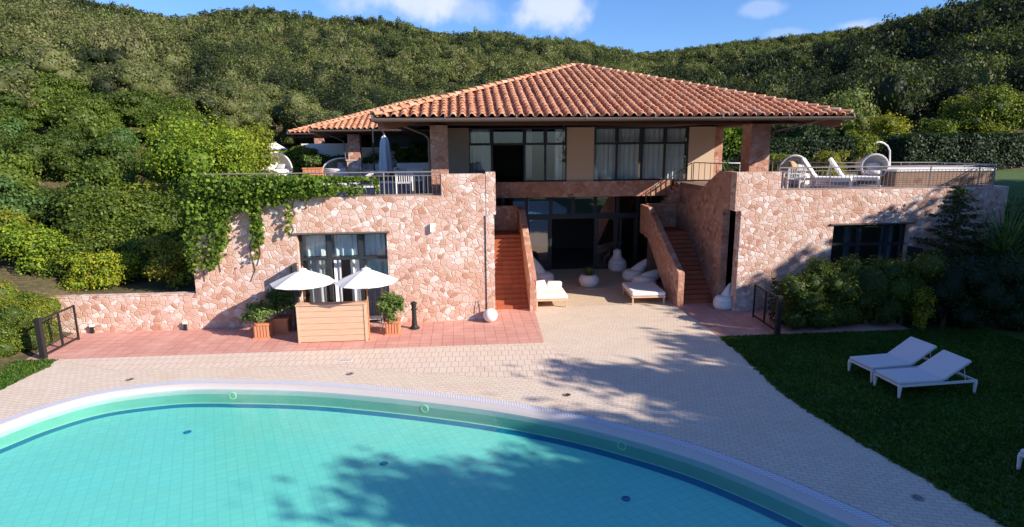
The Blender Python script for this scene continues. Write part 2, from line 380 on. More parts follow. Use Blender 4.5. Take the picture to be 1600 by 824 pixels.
# ------------------------------------------------------------------ foliage tools
def leaf_quads(P, Nrm, size, rng, asp=.6):
    n = len(P); R1 = rng.normal(size=(n, 3)); Nn = Nrm + rng.normal(size=(n, 3))*.55
    Nn /= np.linalg.norm(Nn, axis=1)[:, None]+1e-9
    T = np.cross(Nn, R1); T /= np.linalg.norm(T, axis=1)[:, None]+1e-9; B = np.cross(Nn, T)
    s = (size*rng.uniform(.6, 1.3, n))[:, None]
    V = np.stack([P-T*s*.5, P+B*s*asp*.5+Nn*s*.08, P+T*s*.5, P-B*s*asp*.5+Nn*s*.08], 1).reshape(-1, 3)
    return V, np.arange(4*n).reshape(n, 4)
def crown_points(blobs, n, rng, jit=.16, lump=.16, inner=.0):
    bl = np.array(blobs, dtype=float); area = (bl[:, 3]*bl[:, 4]+bl[:, 3]*bl[:, 5]+bl[:, 4]*bl[:, 5]); area /= area.sum()
    idx = rng.choice(len(bl), n, p=area); D = rng.normal(size=(n, 3)); D /= np.linalg.norm(D, axis=1)[:, None]
    D[:, 2] = np.where(D[:, 2] < -.55, -D[:, 2], D[:, 2])
    ph = rng.uniform(0, 6.28, (len(bl), 3))[idx]
    lum = np.sin(D[:, 0]*5.3+ph[:, 0])*np.sin(D[:, 1]*4.7+ph[:, 1])+.6*np.sin(D[:, 2]*9+D[:, 0]*6+ph[:, 2])
    r = 1+lump*lum*.7 + rng.normal(size=n)*jit*.5 - np.abs(rng.normal(size=n))*jit
    if inner: r = np.where(rng.random(n) < inner, r*rng.uniform(.5, .95, n), r)
    P = bl[idx, :3] + D*bl[idx, 3:6]*r[:, None]
    Nn = D/bl[idx, 3:6]; Nn /= np.linalg.norm(Nn, axis=1)[:, None]
    return P, Nn, idx, lum
ICO = None
def core_blob(c, r, rng, amp=.12):
    n, mlat = 10, 6; V = []; F = []
    ph = rng.uniform(0, 6, 3)
    for i in range(mlat+1):
        th = pi*i/mlat
        for k in range(n):
            a = 2*pi*k/n; d = (sin(th)*cos(a), sin(th)*sin(a), cos(th))
            q = 1+amp*sin(d[0]*4+ph[0])*sin(d[1]*4+ph[1])
            V.append([c[j]+d[j]*r[j]*q for j in range(3)])
    for i in range(mlat):
        for k in range(n): F.append([i*n+k, (i+1)*n+k, (i+1)*n+(k+1) % n, i*n+(k+1) % n])
    return np.array(V), np.array(F)
def crown_arrays(blobs, n, size, rng, tint=(.2, .8), core=.72, inner=.1, jit=.16, lump=.16, asp=.6):
    P, Nn, idx, lum = crown_points(blobs, n, rng, jit, lump, inner)
    V, F = leaf_quads(P, Nn*.8+np.array([0, 0, .35]), size, rng, asp)
    bt = rng.uniform(-.15, .15, len(blobs))[idx]
    t = np.clip(rng.normal(.5, .2, n)+bt*1.2+lum*.06, 0, 1)*(tint[1]-tint[0])+tint[0]
    sh = np.clip(rng.normal(.5, .22, n), 0, 1)
    Vs, Fs, ts, ss = [V], [F], [t], [sh]; b = len(V)
    if core:
        for q in blobs:
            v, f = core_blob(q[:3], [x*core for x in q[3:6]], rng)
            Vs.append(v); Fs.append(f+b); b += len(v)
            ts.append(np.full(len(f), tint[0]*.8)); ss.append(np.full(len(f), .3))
    return np.concatenate(Vs), np.concatenate(Fs), np.concatenate(ts), np.concatenate(ss)
def tree_mesh_parts(root, mat, blobs, n, size, seed, tint=(.2, .8), trunk_h=1.5, trunk_r=.12, core=.72, names=('crown', 'trunk'), inner=.12, jit=.16, lump=.16, asp=.6):
    rng = np.random.default_rng(seed)
    V, F, t, s = crown_arrays(blobs, n, size, rng, tint, core, inner, jit, lump, asp)
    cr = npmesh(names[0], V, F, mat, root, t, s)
    off = OFF.get(root.name, Vector((0, 0, 0)))
    b = MB(); base = off
    b.tube([(base.x, base.y, base.z-.3), (base.x+.03, base.y, base.z+trunk_h*.5), (base.x-.02, base.y+.03, base.z+trunk_h)], [trunk_r*1.25, trunk_r, trunk_r*.75], 7)
    for q in blobs[:6]:
        c = Vector(q[:3])
        b.tube([(base.x, base.y, base.z+trunk_h*.55), (base.x*.4+c.x*.6, base.y*.4+c.y*.6, (base.z+trunk_h*.55)*.5+c.z*.5), c], [trunk_r*.6, trunk_r*.4, trunk_r*.2], 5)
    b.build(names[1], M['bark'], root)
    return root
def rand_blobs(rng, h, w, n=6, base=.25, c=(0, 0, 0)):
    bl = [(c[0], c[1], c[2]+h*(base+1)/2, w*.36, w*.36, h*(1-base)*.42)]
    for i in range(n):
        a = rng.uniform(0, 6.28); rr = rng.uniform(.2, .34)*w; z = rng.uniform(base+.12, .86)*h
        q = rng.uniform(.16, .26)*w
        bl.append((c[0]+cos(a)*rr, c[1]+sin(a)*rr, c[2]+z, q, q, q*rng.uniform(.7, 1.0)*min(1.3, h/w*1.1)))
    return bl

# ------------------------------------------------------------------ terrain
AZ = [-60, -45, -29.0, -20.4, -11.8, -4.2, 5.1, 10.9, 14.9, 17.2, 22.1, 27.2, 32.0, 36.3, 39.5, 41.7, 50, 70]
EL = [.20, .186, .187, .190, .193, .189, .178, .164, .150, .141, .147, .149, .157, .163, .170, .174, .18, .18]
DR = [210, 215, 225, 235, 245, 255, 275, 300, 340, 400, 430, 420, 390, 350, 310, 290, 270, 260]
R0 = [14, 16, 26, 34, 44, 46, 50, 50, 50, 50, 50, 48, 46, 46, 46, 46, 46, 46]
def sstep(a, b, x):
    t = np.clip((x-a)/(b-a), 0, 1); return t*t*(3-2*t)
def terr(x, y):
    x = np.asarray(x, float); y = np.asarray(y, float)
    r = np.hypot(x, y); az = np.degrees(np.arctan2(x, y))
    e = np.interp(az, AZ, EL); D = np.interp(az, AZ, DR); r0 = np.interp(az, AZ, R0)
    # near ground level
    b = np.where(x < -8.8, 1.15+3.2*sstep(22, 40, y)+.02*np.clip(-x-14, 0, 60), 4.2*sstep(30, 41, y))
    b = np.where(x > 19.4, 4.2*sstep(18.5+.2*(x-19.4), 23.5+.2*(x-19.4), y), b)
    b = b*sstep(20.0, 20.3, y) if True else b
    b = np.where((x < -13.4), b*0+(.2+1.0*sstep(15.5, 20.5, y)+3.2*sstep(22, 40, y)+.02*np.clip(-x-14, 0, 60)), b)
    b = np.where((x < -11.0) & (y < 17.0), 0.0*b-.03, b)
    b = np.where((x > -8.75) & (x < 19.35) & (y < 39), -.12, b)
    b = np.where((y < 17) | ((x > -13.4) & (y < 20.2)), -.12, b)
    zr = CH+e*D-4.2
    s = np.clip((r-r0)/(D-r0), 0, 1); s2 = np.clip((r-D)/(D*.6), 0, 1)
    zz = 4.3*np.clip(b, 0, 4.3)/4.3 + (zr-4.3)*(s**1.08)*(1-.45*s2)
    z = np.where(s > 0, np.maximum(zz, b), b)
    hill2 = 3*np.exp(-((x-128)/50)**2-((y-108)/62)**2)
    z = z + np.where(y > 40, hill2*np.clip((y-40)/14, 0, 1)*(1-.5*s), 0)
    wob = 2.2*np.sin(x*.045+1)*np.sin(y*.038+2)+1.1*np.sin(x*.11+y*.07)
    return z + np.where(s > .02, wob*np.clip(s*4, 0, 1), 0)
xs = np.unique(np.concatenate([np.arange(-340, -32, 7), np.arange(-32, 36, 1.0), np.arange(36, 480, 7), [-13.42, -13.38, -8.8, -8.74, 19.34, 19.42]]))
ys = np.unique(np.concatenate([np.arange(-40, -10, 6), np.arange(-10, 60, 1.0), np.arange(60, 640, 7), [16.98, 17.02, 20.0, 20.18, 20.22, 20.3, 38.98, 39.02]]))
GX, GY = np.meshgrid(xs, ys); GZ = terr(GX, GY)
V = np.stack([GX.ravel(), GY.ravel(), GZ.ravel()], 1); nx = len(xs); ny = len(ys)
ii, jj = np.meshgrid(np.arange(nx-1), np.arange(ny-1)); a = (jj*nx+ii).ravel()
F = np.stack([a, a+1, a+nx+1, a+nx], 1)
cx = (GX[:-1, :-1]+GX[1:, 1:]).ravel()/2; cy = (GY[:-1, :-1]+GY[1:, 1:]).ravel()/2
keep = ~((cx > -12.5) & (cx < 9) & (cy < 16.5) & (cy > -6))
struct(npmesh('hillside_ground', V, F[keep], M['earth'], smooth=True))

# lawns, paving, pool
def sheet(name, pts, z, mat, holes=None):
    import bmesh
    b = MB(); b.add([(x, y, z) for x, y in pts], [tuple(range(len(pts)))]); o = b.build(name, mat)
    bm = bmesh.new(); bm.from_mesh(o.data); bmesh.ops.triangulate(bm, faces=bm.faces[:]); bm.to_mesh(o.data); bm.free()
    if o.data.polygons[0].normal.z < 0: o.data.flip_normals()
    return struct(o)
rg = np.random.default_rng(5)
def catmull(pts, n=10):
    P = [Vector(p) for p in pts]; out = []
    for i in range(len(P)-1):
        p0 = P[max(i-1, 0)]; p1 = P[i]; p2 = P[i+1]; p3 = P[min(i+2, len(P)-1)]
        for k in range(n):
            t = k/n; out.append(.5*((2*p1)+(-p0+p2)*t+(2*p0-5*p1+4*p2-p3)*t*t+(-p0+3*p1-3*p2+p3)*t**3))
    out.append(P[-1]); return out
OUT = [(-10.2, 6.0), (-10.95, 9.2), (-10.95, 12.0), (-10.42, 13.5), (-9.9, 14.3), (-9.3, 14.85), (-8.5, 15.2), (-7.1, 15.42), (-5.42, 15.24), (-3.72, 14.93), (-2.03, 14.43), (-.42, 13.85), (1.1, 13.2), (2.49, 12.44), (3.7, 11.58), (4.75, 10.68), (5.58, 9.72), (6.26, 8.76), (6.8, 7.9), (7.4, 6.6), (7.8, 4.8), (7.6, 2.4), (6.6, 0.2), (4.0, -2.0), (0, -3.2), (-4.5, -2.6), (-8.0, 0), (-9.6, 3.2), (-10.2, 6.0)]
ring = [Vector((p.x, p.y, 0)) for p in catmull([(x, y, 0) for x, y in OUT], 8)][:-1]
NR = len(ring)
def inset(d):
    r = []
    for i, p in enumerate(ring):
        t = (ring[(i+1) % NR]-ring[i-1]).normalized(); n = Vector((t.y, -t.x, 0)); r.append(p+n*d)
    return r
c0 = sum(ring, Vector())/NR
if (inset(.5)[0]-c0).length > (ring[0]-c0).length: _sg = -1
else: _sg = 1
ins = lambda d: inset(d*_sg)
def band(name, spec, mat, kind='structure', closed=True):
    V = []; F = []; n = NR
    for d, z in spec: V += [(p.x, p.y, z) for p in ins(d)]
    for k in range(len(spec)-1):
        for i in range(n): F.append((k*n+i, k*n+(i+1) % n, (k+1)*n+(i+1) % n, (k+1)*n+i))
    b = MB(); b.add(V, F); o = b.build(name, mat, smooth=False); o['kind'] = kind; return o
WZ = -.075
band('pool_grille', [(.06, .0), (.06, .022), (.27, .022)], M['grille'])
band('pool_coping', [(.27, .022), (.29, .028), (.34, .020), (.42, -.02), (.47, -.07), (.485, -.2)], M['coping'])
band('pool_wall', [(.484, -.2), (.49, -.42), (.50, -.435)], M['pool_wall'])
band('pool_wall_edge', [(.50, -.435), (.52, -.44)], M['pool_edge'])
band('pool_lane_line', [(.52, -.44), (.74, -.445)], M['blue_tile'])
fl = ins(.74)
sheet('pool_floor', [(p.x, p.y) for p in fl], -.445, M['pool_floor'])
# deepening floor lies further in; water surface
sheet('pool_water', [(p.x, p.y) for p in ins(.474)], WZ, M['water'])
# deck with a hole: rings outward, kept as one sheet
def deck(name, outer, z, mat):
    import bmesh
    bm = bmesh.new()
    a = [bm.verts.new((x, y, z)) for x, y in outer]; b_ = [bm.verts.new((p.x, p.y, z)) for p in ins(.02)]
    ea = [bm.edges.new((a[i], a[(i+1) % len(a)])) for i in range(len(a))]; eb = [bm.edges.new((b_[i], b_[(i+1) % NR])) for i in range(NR)]
    bmesh.ops.triangle_fill(bm, use_beauty=True, edges=ea+eb)
    me = bpy.data.meshes.new(name); bm.to_mesh(me); bm.free(); me.materials.append(mat)
    o = bpy.data.objects.new(name, me); COL.objects.link(o)
    if me.polygons and me.polygons[0].normal.z < 0: me.flip_normals()
    return struct(o)
deck('pool_deck', [(-13, -8), (10.2, -8), (10.2, 5), (9.2, 8), (8.3, 17.6), (8.3, 21.5), (2.2, 21.5), (-13, 17.9)], .004, M['bricks'])
sheet('tile_paving', [(-9.6, 16.35), (-7.0, 16.3), (-3.4, 15.95), (-1.0, 15.2), (1.6, 14.6), (3.0, 14.1), (3.35, 14.9), (2.46, 17.40), (-11.8, 17.42)], .008, M['tiles'])
sheet('red_paving', [(-12.6, 17.42), (2.46, 17.36), (2.62, 20.9), (2.62, 25), (.9, 25), (.9, 20.2), (-12.9, 20.2)], .012, M['redpave'])
sheet('red_paving', [(8.05, 17.36), (14.5, 17.3), (14.5, 20.2), (12.5, 22), (9.0, 26), (7.98, 25.9), (7.98, 20.9)], .012, M['redpave'])
sheet('patio', [(2.62, 21.45), (7.98, 21.45), (7.98, 25), (11, 25), (11, 28.2), (-.5, 28.2), (-.5, 25), (2.62, 25)], .008, M['patio'])
# right lawn with ragged edge along the pavers
ed = []
pts = [(8.05, 17.32), (7.95, 15.6), (7.80, 14.0), (7.72, 12.8), (7.85, 11.2), (8.12, 9.67), (8.35, 8.4), (8.5, 7.5), (9.0, 5.0), (9.9, 1), (10.1, -8)]
for i, p in enumerate(catmull([(x, y, 0) for x, y in pts], 14)):
    ed.append((p.x+float(rg.uniform(-.05, .05)), p.y))
sheet('lawn', [(60, 17.32), (60, -40), (10.1, -40)]+ed[::-1], .016, M['lawn'])
el = [(-12.9, 17.38), (-11.9, 17.36), (-11.55, 16.9), (-11.62, 16.3), (-11.7, 15.3), (-11.9, 14.5), (-12.2, 12.5), (-12.4, 6), (-12.4, -40)]
ed2 = [(p.x+float(rg.uniform(-.05, .05)), p.y) for p in catmull([(x, y, 0) for x, y in el], 8)]
sheet('lawn', [(-60, -40), (-60, 17.38)]+ed2, .016, M['lawn'])
sheet('garden_soil', [(-18, 16.4), (-12.65, 16.4), (-12.4, 17.4), (-12.9, 17.5), (-13.0, 20.0), (-18, 20.0)], .03, M['earth'])
# grass blades
def grass(name, n, fn, hgt, seed):
    rng = np.random.default_rng(seed); P = fn(rng, n); n = len(P)
    a = rng.uniform(0, 2*pi, n); h = hgt*rng.uniform(.5, 1.3, n); w = .012*rng.uniform(.7, 1.6, n)*1.5
    z0 = np.full(n, .014) if P.shape[1] == 2 else P[:, 2]
    B = np.stack([P[:, 0], P[:, 1], z0], 1); D = np.stack([np.cos(a), np.sin(a), a*0], 1)*w[:, None]
    T = B+np.stack([rng.normal(size=n)*h*.5, rng.normal(size=n)*h*.5, h], 1)
    V = np.stack([B-D, B+D, T], 1).reshape(-1, 3)
    pt_ = .22*np.sin(P[:, 0]*1.3+np.sin(P[:, 1]*.9)*1.5)*np.sin(P[:, 1]*1.7+1)+.12*np.sin(P[:, 0]*4.1)*np.sin(P[:, 1]*3.7)
    o = npmesh(name, V, np.arange(3*n).reshape(n, 3), M['grass'], None, np.clip(rng.normal(.5, .25, n)+pt_, 0, 1), rng.random(n))
    o['kind'] = 'stuff'; o['label'] = 'short green lawn grass'; return o
ex = np.array([p[0] for p in ed][::-1]); ey = np.array([p[1] for p in ed][::-1])
def gr(rng, n):
    y = 5+12.3*rng.random(n)**.8; x = np.interp(y, ey, ex)-.05+rng.random(n)*(17-np.interp(y, ey, ex)); return np.stack([x, y], 1)
grass('lawn_grass', 110000, gr, .055, 1)
def gl(rng, n):
    y = 12+5.4*rng.random(n); x = -11.65-rng.random(n)*5; x = x-.35*np.clip((15.5-y)/3, 0, 1); return np.stack([x, y], 1)
grass('lawn_grass', 22000, gl, .06, 2)

# ------------------------------------------------------------------ forest
def variants(num, n, size, seed, core=.54):
    rng = np.random.default_rng(seed); out = []
    for i in range(num):
        bl = [(0, 0, .62, .42, .42, .36)]
        for j in range(5):
            a = rng.uniform(0, 6.28); q = rng.uniform(.2, .3)
            bl.append((cos(a)*.3, sin(a)*.3, rng.uniform(.45, .85), q, q, q*.85))
        P, Nn, idx, lum = crown_points(bl, n, rng, .16, .2, .05)
        V, F = leaf_quads(P, Nn*.8+np.array([0, 0, .4]), size, rng, .75)
        t = rng.normal(0, .06, n)+rng.uniform(-.06, .06, len(bl))[idx]; s = np.clip(rng.normal(.5, .2, n)+.1*lum, 0, 1)
        b = len(V); Vs = [V]; Fs = [F]; ts = [t]; ss = [s]
        for q in bl[:1]:
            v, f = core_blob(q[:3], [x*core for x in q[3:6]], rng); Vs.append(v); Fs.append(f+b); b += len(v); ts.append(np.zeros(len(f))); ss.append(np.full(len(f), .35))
        out.append((np.concatenate(Vs), np.concatenate(Fs), np.concatenate(ts), np.concatenate(ss)))
    return out
rng = np.random.default_rng(11)
pos = []
sp = 2.65
for gy in np.arange(30, 520, sp):
    gx = np.arange(-330, 460, sp); x = gx+rng.uniform(-.45, .45, len(gx))*sp*1.4; y = gy+rng.uniform(-.45, .45, len(gx))*sp*1.4
    pos.append(np.stack([x, y], 1))
pos = np.concatenate(pos); X, Y = pos[:, 0], pos[:, 1]
r = np.hypot(X, Y); az = np.degrees(np.arctan2(X, Y)); Dn = np.interp(az, AZ, DR)
ok = (az > -52) & (az < 52) & (r < Dn+14) & ~((X > -14) & (X < 36) & (Y < 46.5)) & ~((X >= 36) & (Y < 46)) & ~((X < -14) & (Y < 33+.0*X)) & ~((X < -8) & (X > -24) & (Y < 41) & (X < -9)) & ~((X > -15) & (X < -8) & (Y < 45))
thin = rng.random(len(X)) < np.clip(1.25-(r-60)/700, .75, 1); ok &= thin
X, Y, r, az = X[ok], Y[ok], r[ok], az[ok]; Zt = terr(X, Y)
# keep what the view can show: drop trees well below others is not needed
ordr = np.argsort(r); X, Y, Zt, r, az = X[ordr], Y[ordr], Zt[ordr], r[ordr], az[ordr]
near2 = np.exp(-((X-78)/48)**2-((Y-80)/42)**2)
n = len(X)
H = rng.uniform(2.3, 4.2, n)*(1+.7*near2); Wd = rng.uniform(2.7, 4.6, n)*(1+.5*near2)
tall = rng.random(n) < .06; H = np.where(tall, H*1.35, H)
lf = np.sin(X*.05+1.3)*np.sin(Y*.06+.4)+.6*np.sin(X*.13+Y*.09)
T0 = np.clip(.40+lf*.13+rng.normal(0, .20, n)-near2*.55, .0, .98)  # tint lowered on the right slope: its shade put into the foliage colour
NI = 90
vn = variants(6, 330, .085, 3); vf = variants(6, 150, .13, 4)
Vs, Fs, ts, ss = [], [], [], []; b = 0
vnn = variants(6, 800, .056, 9)
for i in range(NI, n):
    if r[i] < 95: v, f, t, s = vnn[rng.integers(6)]
    else: v, f, t, s = (vn if r[i] < 185 else vf)[rng.integers(6)]
    a = rng.uniform(0, 6.28); ca, sa = cos(a), sin(a)
    vv = np.empty_like(v); vv[:, 0] = (v[:, 0]*ca-v[:, 1]*sa)*Wd[i]+X[i]; vv[:, 1] = (v[:, 0]*sa+v[:, 1]*ca)*Wd[i]+Y[i]; vv[:, 2] = v[:, 2]*H[i]*1.15+Zt[i]-.9
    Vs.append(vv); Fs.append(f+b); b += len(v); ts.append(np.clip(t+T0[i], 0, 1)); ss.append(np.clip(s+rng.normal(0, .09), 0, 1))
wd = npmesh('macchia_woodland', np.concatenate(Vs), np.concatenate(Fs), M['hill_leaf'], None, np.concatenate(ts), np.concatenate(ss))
wd['kind'] = 'stuff'; wd['label'] = 'dense evergreen woodland covering the hillsides behind the villa'
print('forest', n, len(wd.data.polygons))
# the nearest of the hill trees stand as individuals
protos = []
for i in range(6):
    rr = np.random.default_rng(40+i)
    t = thing('hillside_tree', 'bushy evergreen tree at the foot of the wooded hill', 'tree', group='evergreen trees at the foot of the hill')
    tree_mesh_parts(t, M['hill_leaf'], rand_blobs(rr, 4.4, 4.8, 10, .12), 3600, .17, 60+i, [(0.05, .5), (.1, .6), (.3, .8), (.0, .35), (.5, .95), (.2, .6)][i], 1.6, .14, .7)
    protos.append(t)
for i in range(NI):
    p = protos[i % 6]; q = p if i < 6 else copy_tree(p)
    q.location = (X[i], Y[i], Zt[i]-.1); q.rotation_euler = (0, 0, rng.uniform(0, 6.28)); s = rng.uniform(.62, .95); q.scale = (s*1.05, s*1.05, s)

# ------------------------------------------------------------------ garden trees and shrubs placed one by one
def shrub(name, label, cat, px, ptop, Y_, wpx, mat, n=1500, size=.2, seed=1, tint=(.1, .9), base=.02, group=None, z=None, nb=8, core=.52, hs=1.0, lump=.26, asp=.6, jit=.2):
    c = at(px, ptop, Y_); zb = float(terr(c.x, Y_)) if z is None else z
    h = max(.4, c.z-zb)*1.02; w = wpx*Y_/FPX
    t = thing(name, label, cat, (c.x, Y_, zb), group=group, world=False)
    rr = np.random.default_rng(seed*7+3)
    bl_ = rand_blobs(rr, h, w*1.05, nb, base)
    if cat != 'tree':
        for k_ in range(4): bl_.append((rr.uniform(-.3, .3)*w, rr.uniform(-.25, .25)*w, h*.2, w*.24, w*.24, h*.22))
    tree_mesh_parts(t, M[mat], bl_, int(n*1.9), size*.74, seed, tint, h*.35, max(.03, min(.16, w*.03)), core, names=('crown', 'trunk') if cat == 'tree' else ('foliage', 'stem'), lump=lump, asp=asp, jit=jit)
    return t
GS = 'shrubs on the slope left of the villa'
L = [
 ('broadleaf_tree', 'large yellow-green tree rising behind the vine-covered corner of the villa', 'tree', 318, 174, 29, 180, 'bright_leaf', 8500, .18, (.0, .68)),
 ('broadleaf_tree', 'green tree directly right of the large yellow-green tree, beside the white canopy', 'tree', 385, 195, 33, 85, 'garden_leaf', 3200, .2, (.3, .9)),
 ('broadleaf_tree', 'yellowish bushy tree at the hill foot, upper left of the large yellow-green tree', 'tree', 115, 203, 37, 130, 'bright_leaf', 4200, .22, (.0, .8)),
 ('broadleaf_tree', 'dark green tree between the yellowish bushy tree and the large yellow-green tree', 'tree', 212, 222, 37, 110, 'garden_leaf', 3400, .22, (.0, .5)),
 ('broadleaf_tree', 'green tree at the left edge of the photo above the grey-green shrub', 'tree', 18, 235, 37, 110, 'garden_leaf', 3200, .22, (.0, .6)),
 ('tall_shrub', 'mid-green rounded shrub in the middle of the left slope', 'shrub', 172, 296, 26, 125, 'garden_leaf', 4000, .17, (.15, .85)),
 ('tall_shrub', 'dull grey-green shrub above the yellow shrub on the left slope', 'shrub', 75, 300, 26.5, 120, 'olive_leaf', 3400, .19, (.0, .7)),
 ('tall_shrub', 'dark shrub filling the shade against the left side wall of the villa', 'shrub', 262, 300, 26, 100, 'garden_leaf', 3400, .16, (.0, .45)),
 ('tall_shrub', 'yellow-leaved shrub at the lower left of the slope above the round hedge', 'shrub', 42, 352, 21.6, 84, 'bright_leaf', 3200, .14, (.2, 1.0)),
 ('tall_shrub', 'green shrub behind the low round bright shrub', 'shrub', 165, 335, 23.6, 105, 'garden_leaf', 3600, .15, (.1, .75)),
 ('tall_shrub', 'green shrub at the very left edge of the photo above the hedge', 'shrub', -8, 330, 22.6, 90, 'garden_leaf', 2600, .17, (.1, .7)),
 ('tall_shrub', 'dark green shrub between the yellow-leaved shrub and the low round shrub', 'shrub', 100, 372, 22.0, 72, 'garden_leaf', 2200, .14, (.0, .5)),
 ('round_shrub', 'low round bright green shrub standing on bare soil behind the garden wall', 'shrub', 154, 394, 21.6, 96, 'bright_leaf', 4600, .11, (.25, 1.0)),
 ('tall_shrub', 'light green shrub leaning over the garden wall beside the villa corner', 'shrub', 268, 372, 21.7, 82, 'garden_leaf', 3600, .12, (.3, 1.0)),
 ('tall_shrub', 'loose dark shrub behind the one leaning over the garden wall', 'shrub', 222, 372, 23, 80, 'garden_leaf', 2600, .13, (.0, .6)),
]
for i, (nm, lb, ct, px, pt, yy, wp, mt, nn, sz, ti) in enumerate(L):
    shrub(nm, lb, ct, px, pt, yy, wp, mt, nn, sz, 100+i, ti, group=GS if ct == 'shrub' else 'garden trees left of the villa', nb=11)
rr = random.Random(8); fill = thing('wild_bush', 'wild evergreen bush filling the gaps on the left slope', 'shrub', group='wild bushes on the left slope')
tree_mesh_parts(fill, M['garden_leaf'], rand_blobs(np.random.default_rng(5), 2.1, 2.8, 8, .02), 4200, .12, 77, (.0, .32), .8, .07, .7, ('foliage', 'stem'))
fill2 = thing('wild_bush', 'wild evergreen bush filling the gaps on the left slope', 'shrub', group='wild bushes on the left slope')
tree_mesh_parts(fill2, M['olive_leaf'], rand_blobs(np.random.default_rng(6), 1.9, 2.8, 8, .02), 4200, .12, 78, (.0, .45), .8, .07, .7, ('foliage', 'stem'))
cnt = 0
for i in range(900):
    x = rr.uniform(-46, -10); y = rr.uniform(22.2, 46)
    if x > -.78*y+9 or x < -1.12*y: pass
    if y < 24 and x > -20: continue
    if abs(x) > 1.15*y: continue
    if x > -11 and y < 44: continue
    if x > -15 and y > 27: continue
    src = (fill, fill2)[cnt % 3 == 2]
    o = src if cnt in (0, 2) else copy_tree(src)
    o.location = (x, y, float(terr(x, y))-.1); o.rotation_euler = (0, 0, rr.uniform(0, 6.28)); s = rr.uniform(.7, 1.25); o.scale = (s, s, s*rr.uniform(.8, 1.2)); cnt += 1
    if cnt >= 150: break
# hedge left foreground
for i, (px, pt, yy, wp, lb) in enumerate([(18, 448, 19.2, 92, 'rounded hedge bush at the left edge behind the black gate'), (50, 462, 18.9, 66, 'lower hedge bush touching the post of the left gate'), (-34, 450, 18.4, 100, 'hedge bush cut off by the left edge of the photo'), (-6, 476, 17.9, 84, 'low front hedge bush above the small strip of lawn')]):
    shrub('hedge_bush', lb, 'hedge', px, pt, yy, wp, 'garden_leaf', 6500, .075, 200+i, (.15, .8), base=.0, group='hedge at the left gate', z=.0, nb=9, core=.86, lump=.08, jit=.1)

# ------------------------------------------------------------------ the villa
VL = thing('stone_villa', 'pink rubble-stone villa with terracotta hipped roofs, roof terraces and twin outside stairs', 'villa', (5.3, 20, 0), world=True)
def wall(mb, x0, x1, z0, z1, y0, y1, ops=()):
    xs_ = sorted({x0, x1, *[o[0] for o in ops], *[o[1] for o in ops]})
    for a, b in zip(xs_[:-1], xs_[1:]):
        hit = [o for o in ops if o[0] < (a+b)/2 < o[1]]
        z = z0
        for o in sorted(hit, key=lambda q: q[2]):
            if o[2] > z: mb.box(a, b, y0, y1, z, o[2])
            z = o[3]
        if z < z1: mb.box(a, b, y0, y1, z, z1)
    return mb
TZ = 4.35
b = MB(); wall(b, -8.8, -.62, 0, TZ, 20, 20.5, [(-5.42, -2.49, 0, 3.14)]); b.box(-.62, 1.12, 20.0, 20.5, 0, 5.05)
b.box(.86, 1.18, 19.985, 20.52, 3.68, 5.10)
b.box(-8.8, -8.3, 20.5, 40, 0, TZ); b.box(.62, 1.10, 20.5, 26.4, 0, 4.9)
b.build('left_terrace_wall', M['stone'], VL)
b = MB()
wall(b, 9.78, 19.4, 0, 3.66, 20, 20.4, [(13.24, 16.1, 0, 3.1)]); b.box(9.54, 11.15, 20, 20.4, 3.66, 5.0); b.box(11.15, 19.4, 20, 20.4, 3.66, TZ)
# rounded far corner
arc = [(19.4+.9*sin(a), 20.9-.9*cos(a)) for a in [radians(i*15) for i in range(7)]]
pl = [(19.4, 20.0)]+arc[1:]+[(20.3, 31), (19.9, 31), (19.9, 20.95)]+[(19.4, 20.4)]
b.extr([(x, y, 0) for x, y in pl], (0, 0, TZ))
b.build('right_terrace_wall', M['stone_small'], VL)
b = MB()
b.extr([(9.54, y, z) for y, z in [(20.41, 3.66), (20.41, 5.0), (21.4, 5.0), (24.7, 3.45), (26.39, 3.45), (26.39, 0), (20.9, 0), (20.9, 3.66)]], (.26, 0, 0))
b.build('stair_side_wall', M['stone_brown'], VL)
b = MB(); b.box(-8.3, .62, 20.5, 40, 4.1, 4.3); b.box(9.8, 19.9, 20.4, 21.4, 4.1, 4.3); b.box(9.8, 19.9, 21.4, 33, 4.1, 4.3)
b.build('terrace_floor', M['terrace_paving'], VL)
b = MB(); b.box(1.121, 9.53, 26.4, 26.9, 3.68, 4.37); b.build('balcony_slab', M['stone_brown'], VL)
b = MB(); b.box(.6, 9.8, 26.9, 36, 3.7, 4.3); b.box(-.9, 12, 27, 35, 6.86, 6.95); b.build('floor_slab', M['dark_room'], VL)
# rear rooms (ground hall and upper storey)
b = MB()
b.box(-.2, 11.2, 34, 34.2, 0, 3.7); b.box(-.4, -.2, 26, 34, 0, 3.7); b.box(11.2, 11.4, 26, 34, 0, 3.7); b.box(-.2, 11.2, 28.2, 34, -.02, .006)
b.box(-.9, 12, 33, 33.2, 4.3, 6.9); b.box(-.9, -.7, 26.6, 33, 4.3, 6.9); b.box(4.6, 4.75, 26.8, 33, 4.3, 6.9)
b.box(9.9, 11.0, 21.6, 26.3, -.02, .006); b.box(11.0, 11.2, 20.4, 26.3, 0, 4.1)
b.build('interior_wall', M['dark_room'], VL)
b = MB()
for xa, xb in [(-.9, .43), (4.75, 5.97), (10.3, 11.5)]:
    b = MB(); b.box(xa, xb, 26.5, 26.75, 4.371, 6.72); b.build('plaster_wall', M['plaster'], VL)
# bedroom blocks of ground floor behind front windows
for xa, xb in [(-8.2, .5), (12.2, 19.3)]:
    b = MB(); b.box(xa, xb, 24.5, 24.6, .02, 4.05); b.box(xa, xa+.05, 20.6, 24.5, .02, 4.05); b.box(xb-.05, xb, 20.6, 24.5, .02, 4.05); b.box(xa, xb, 20.55, 24.5, 0, .02)
    b.build('interior_wall', M['plaster_grey'], VL)

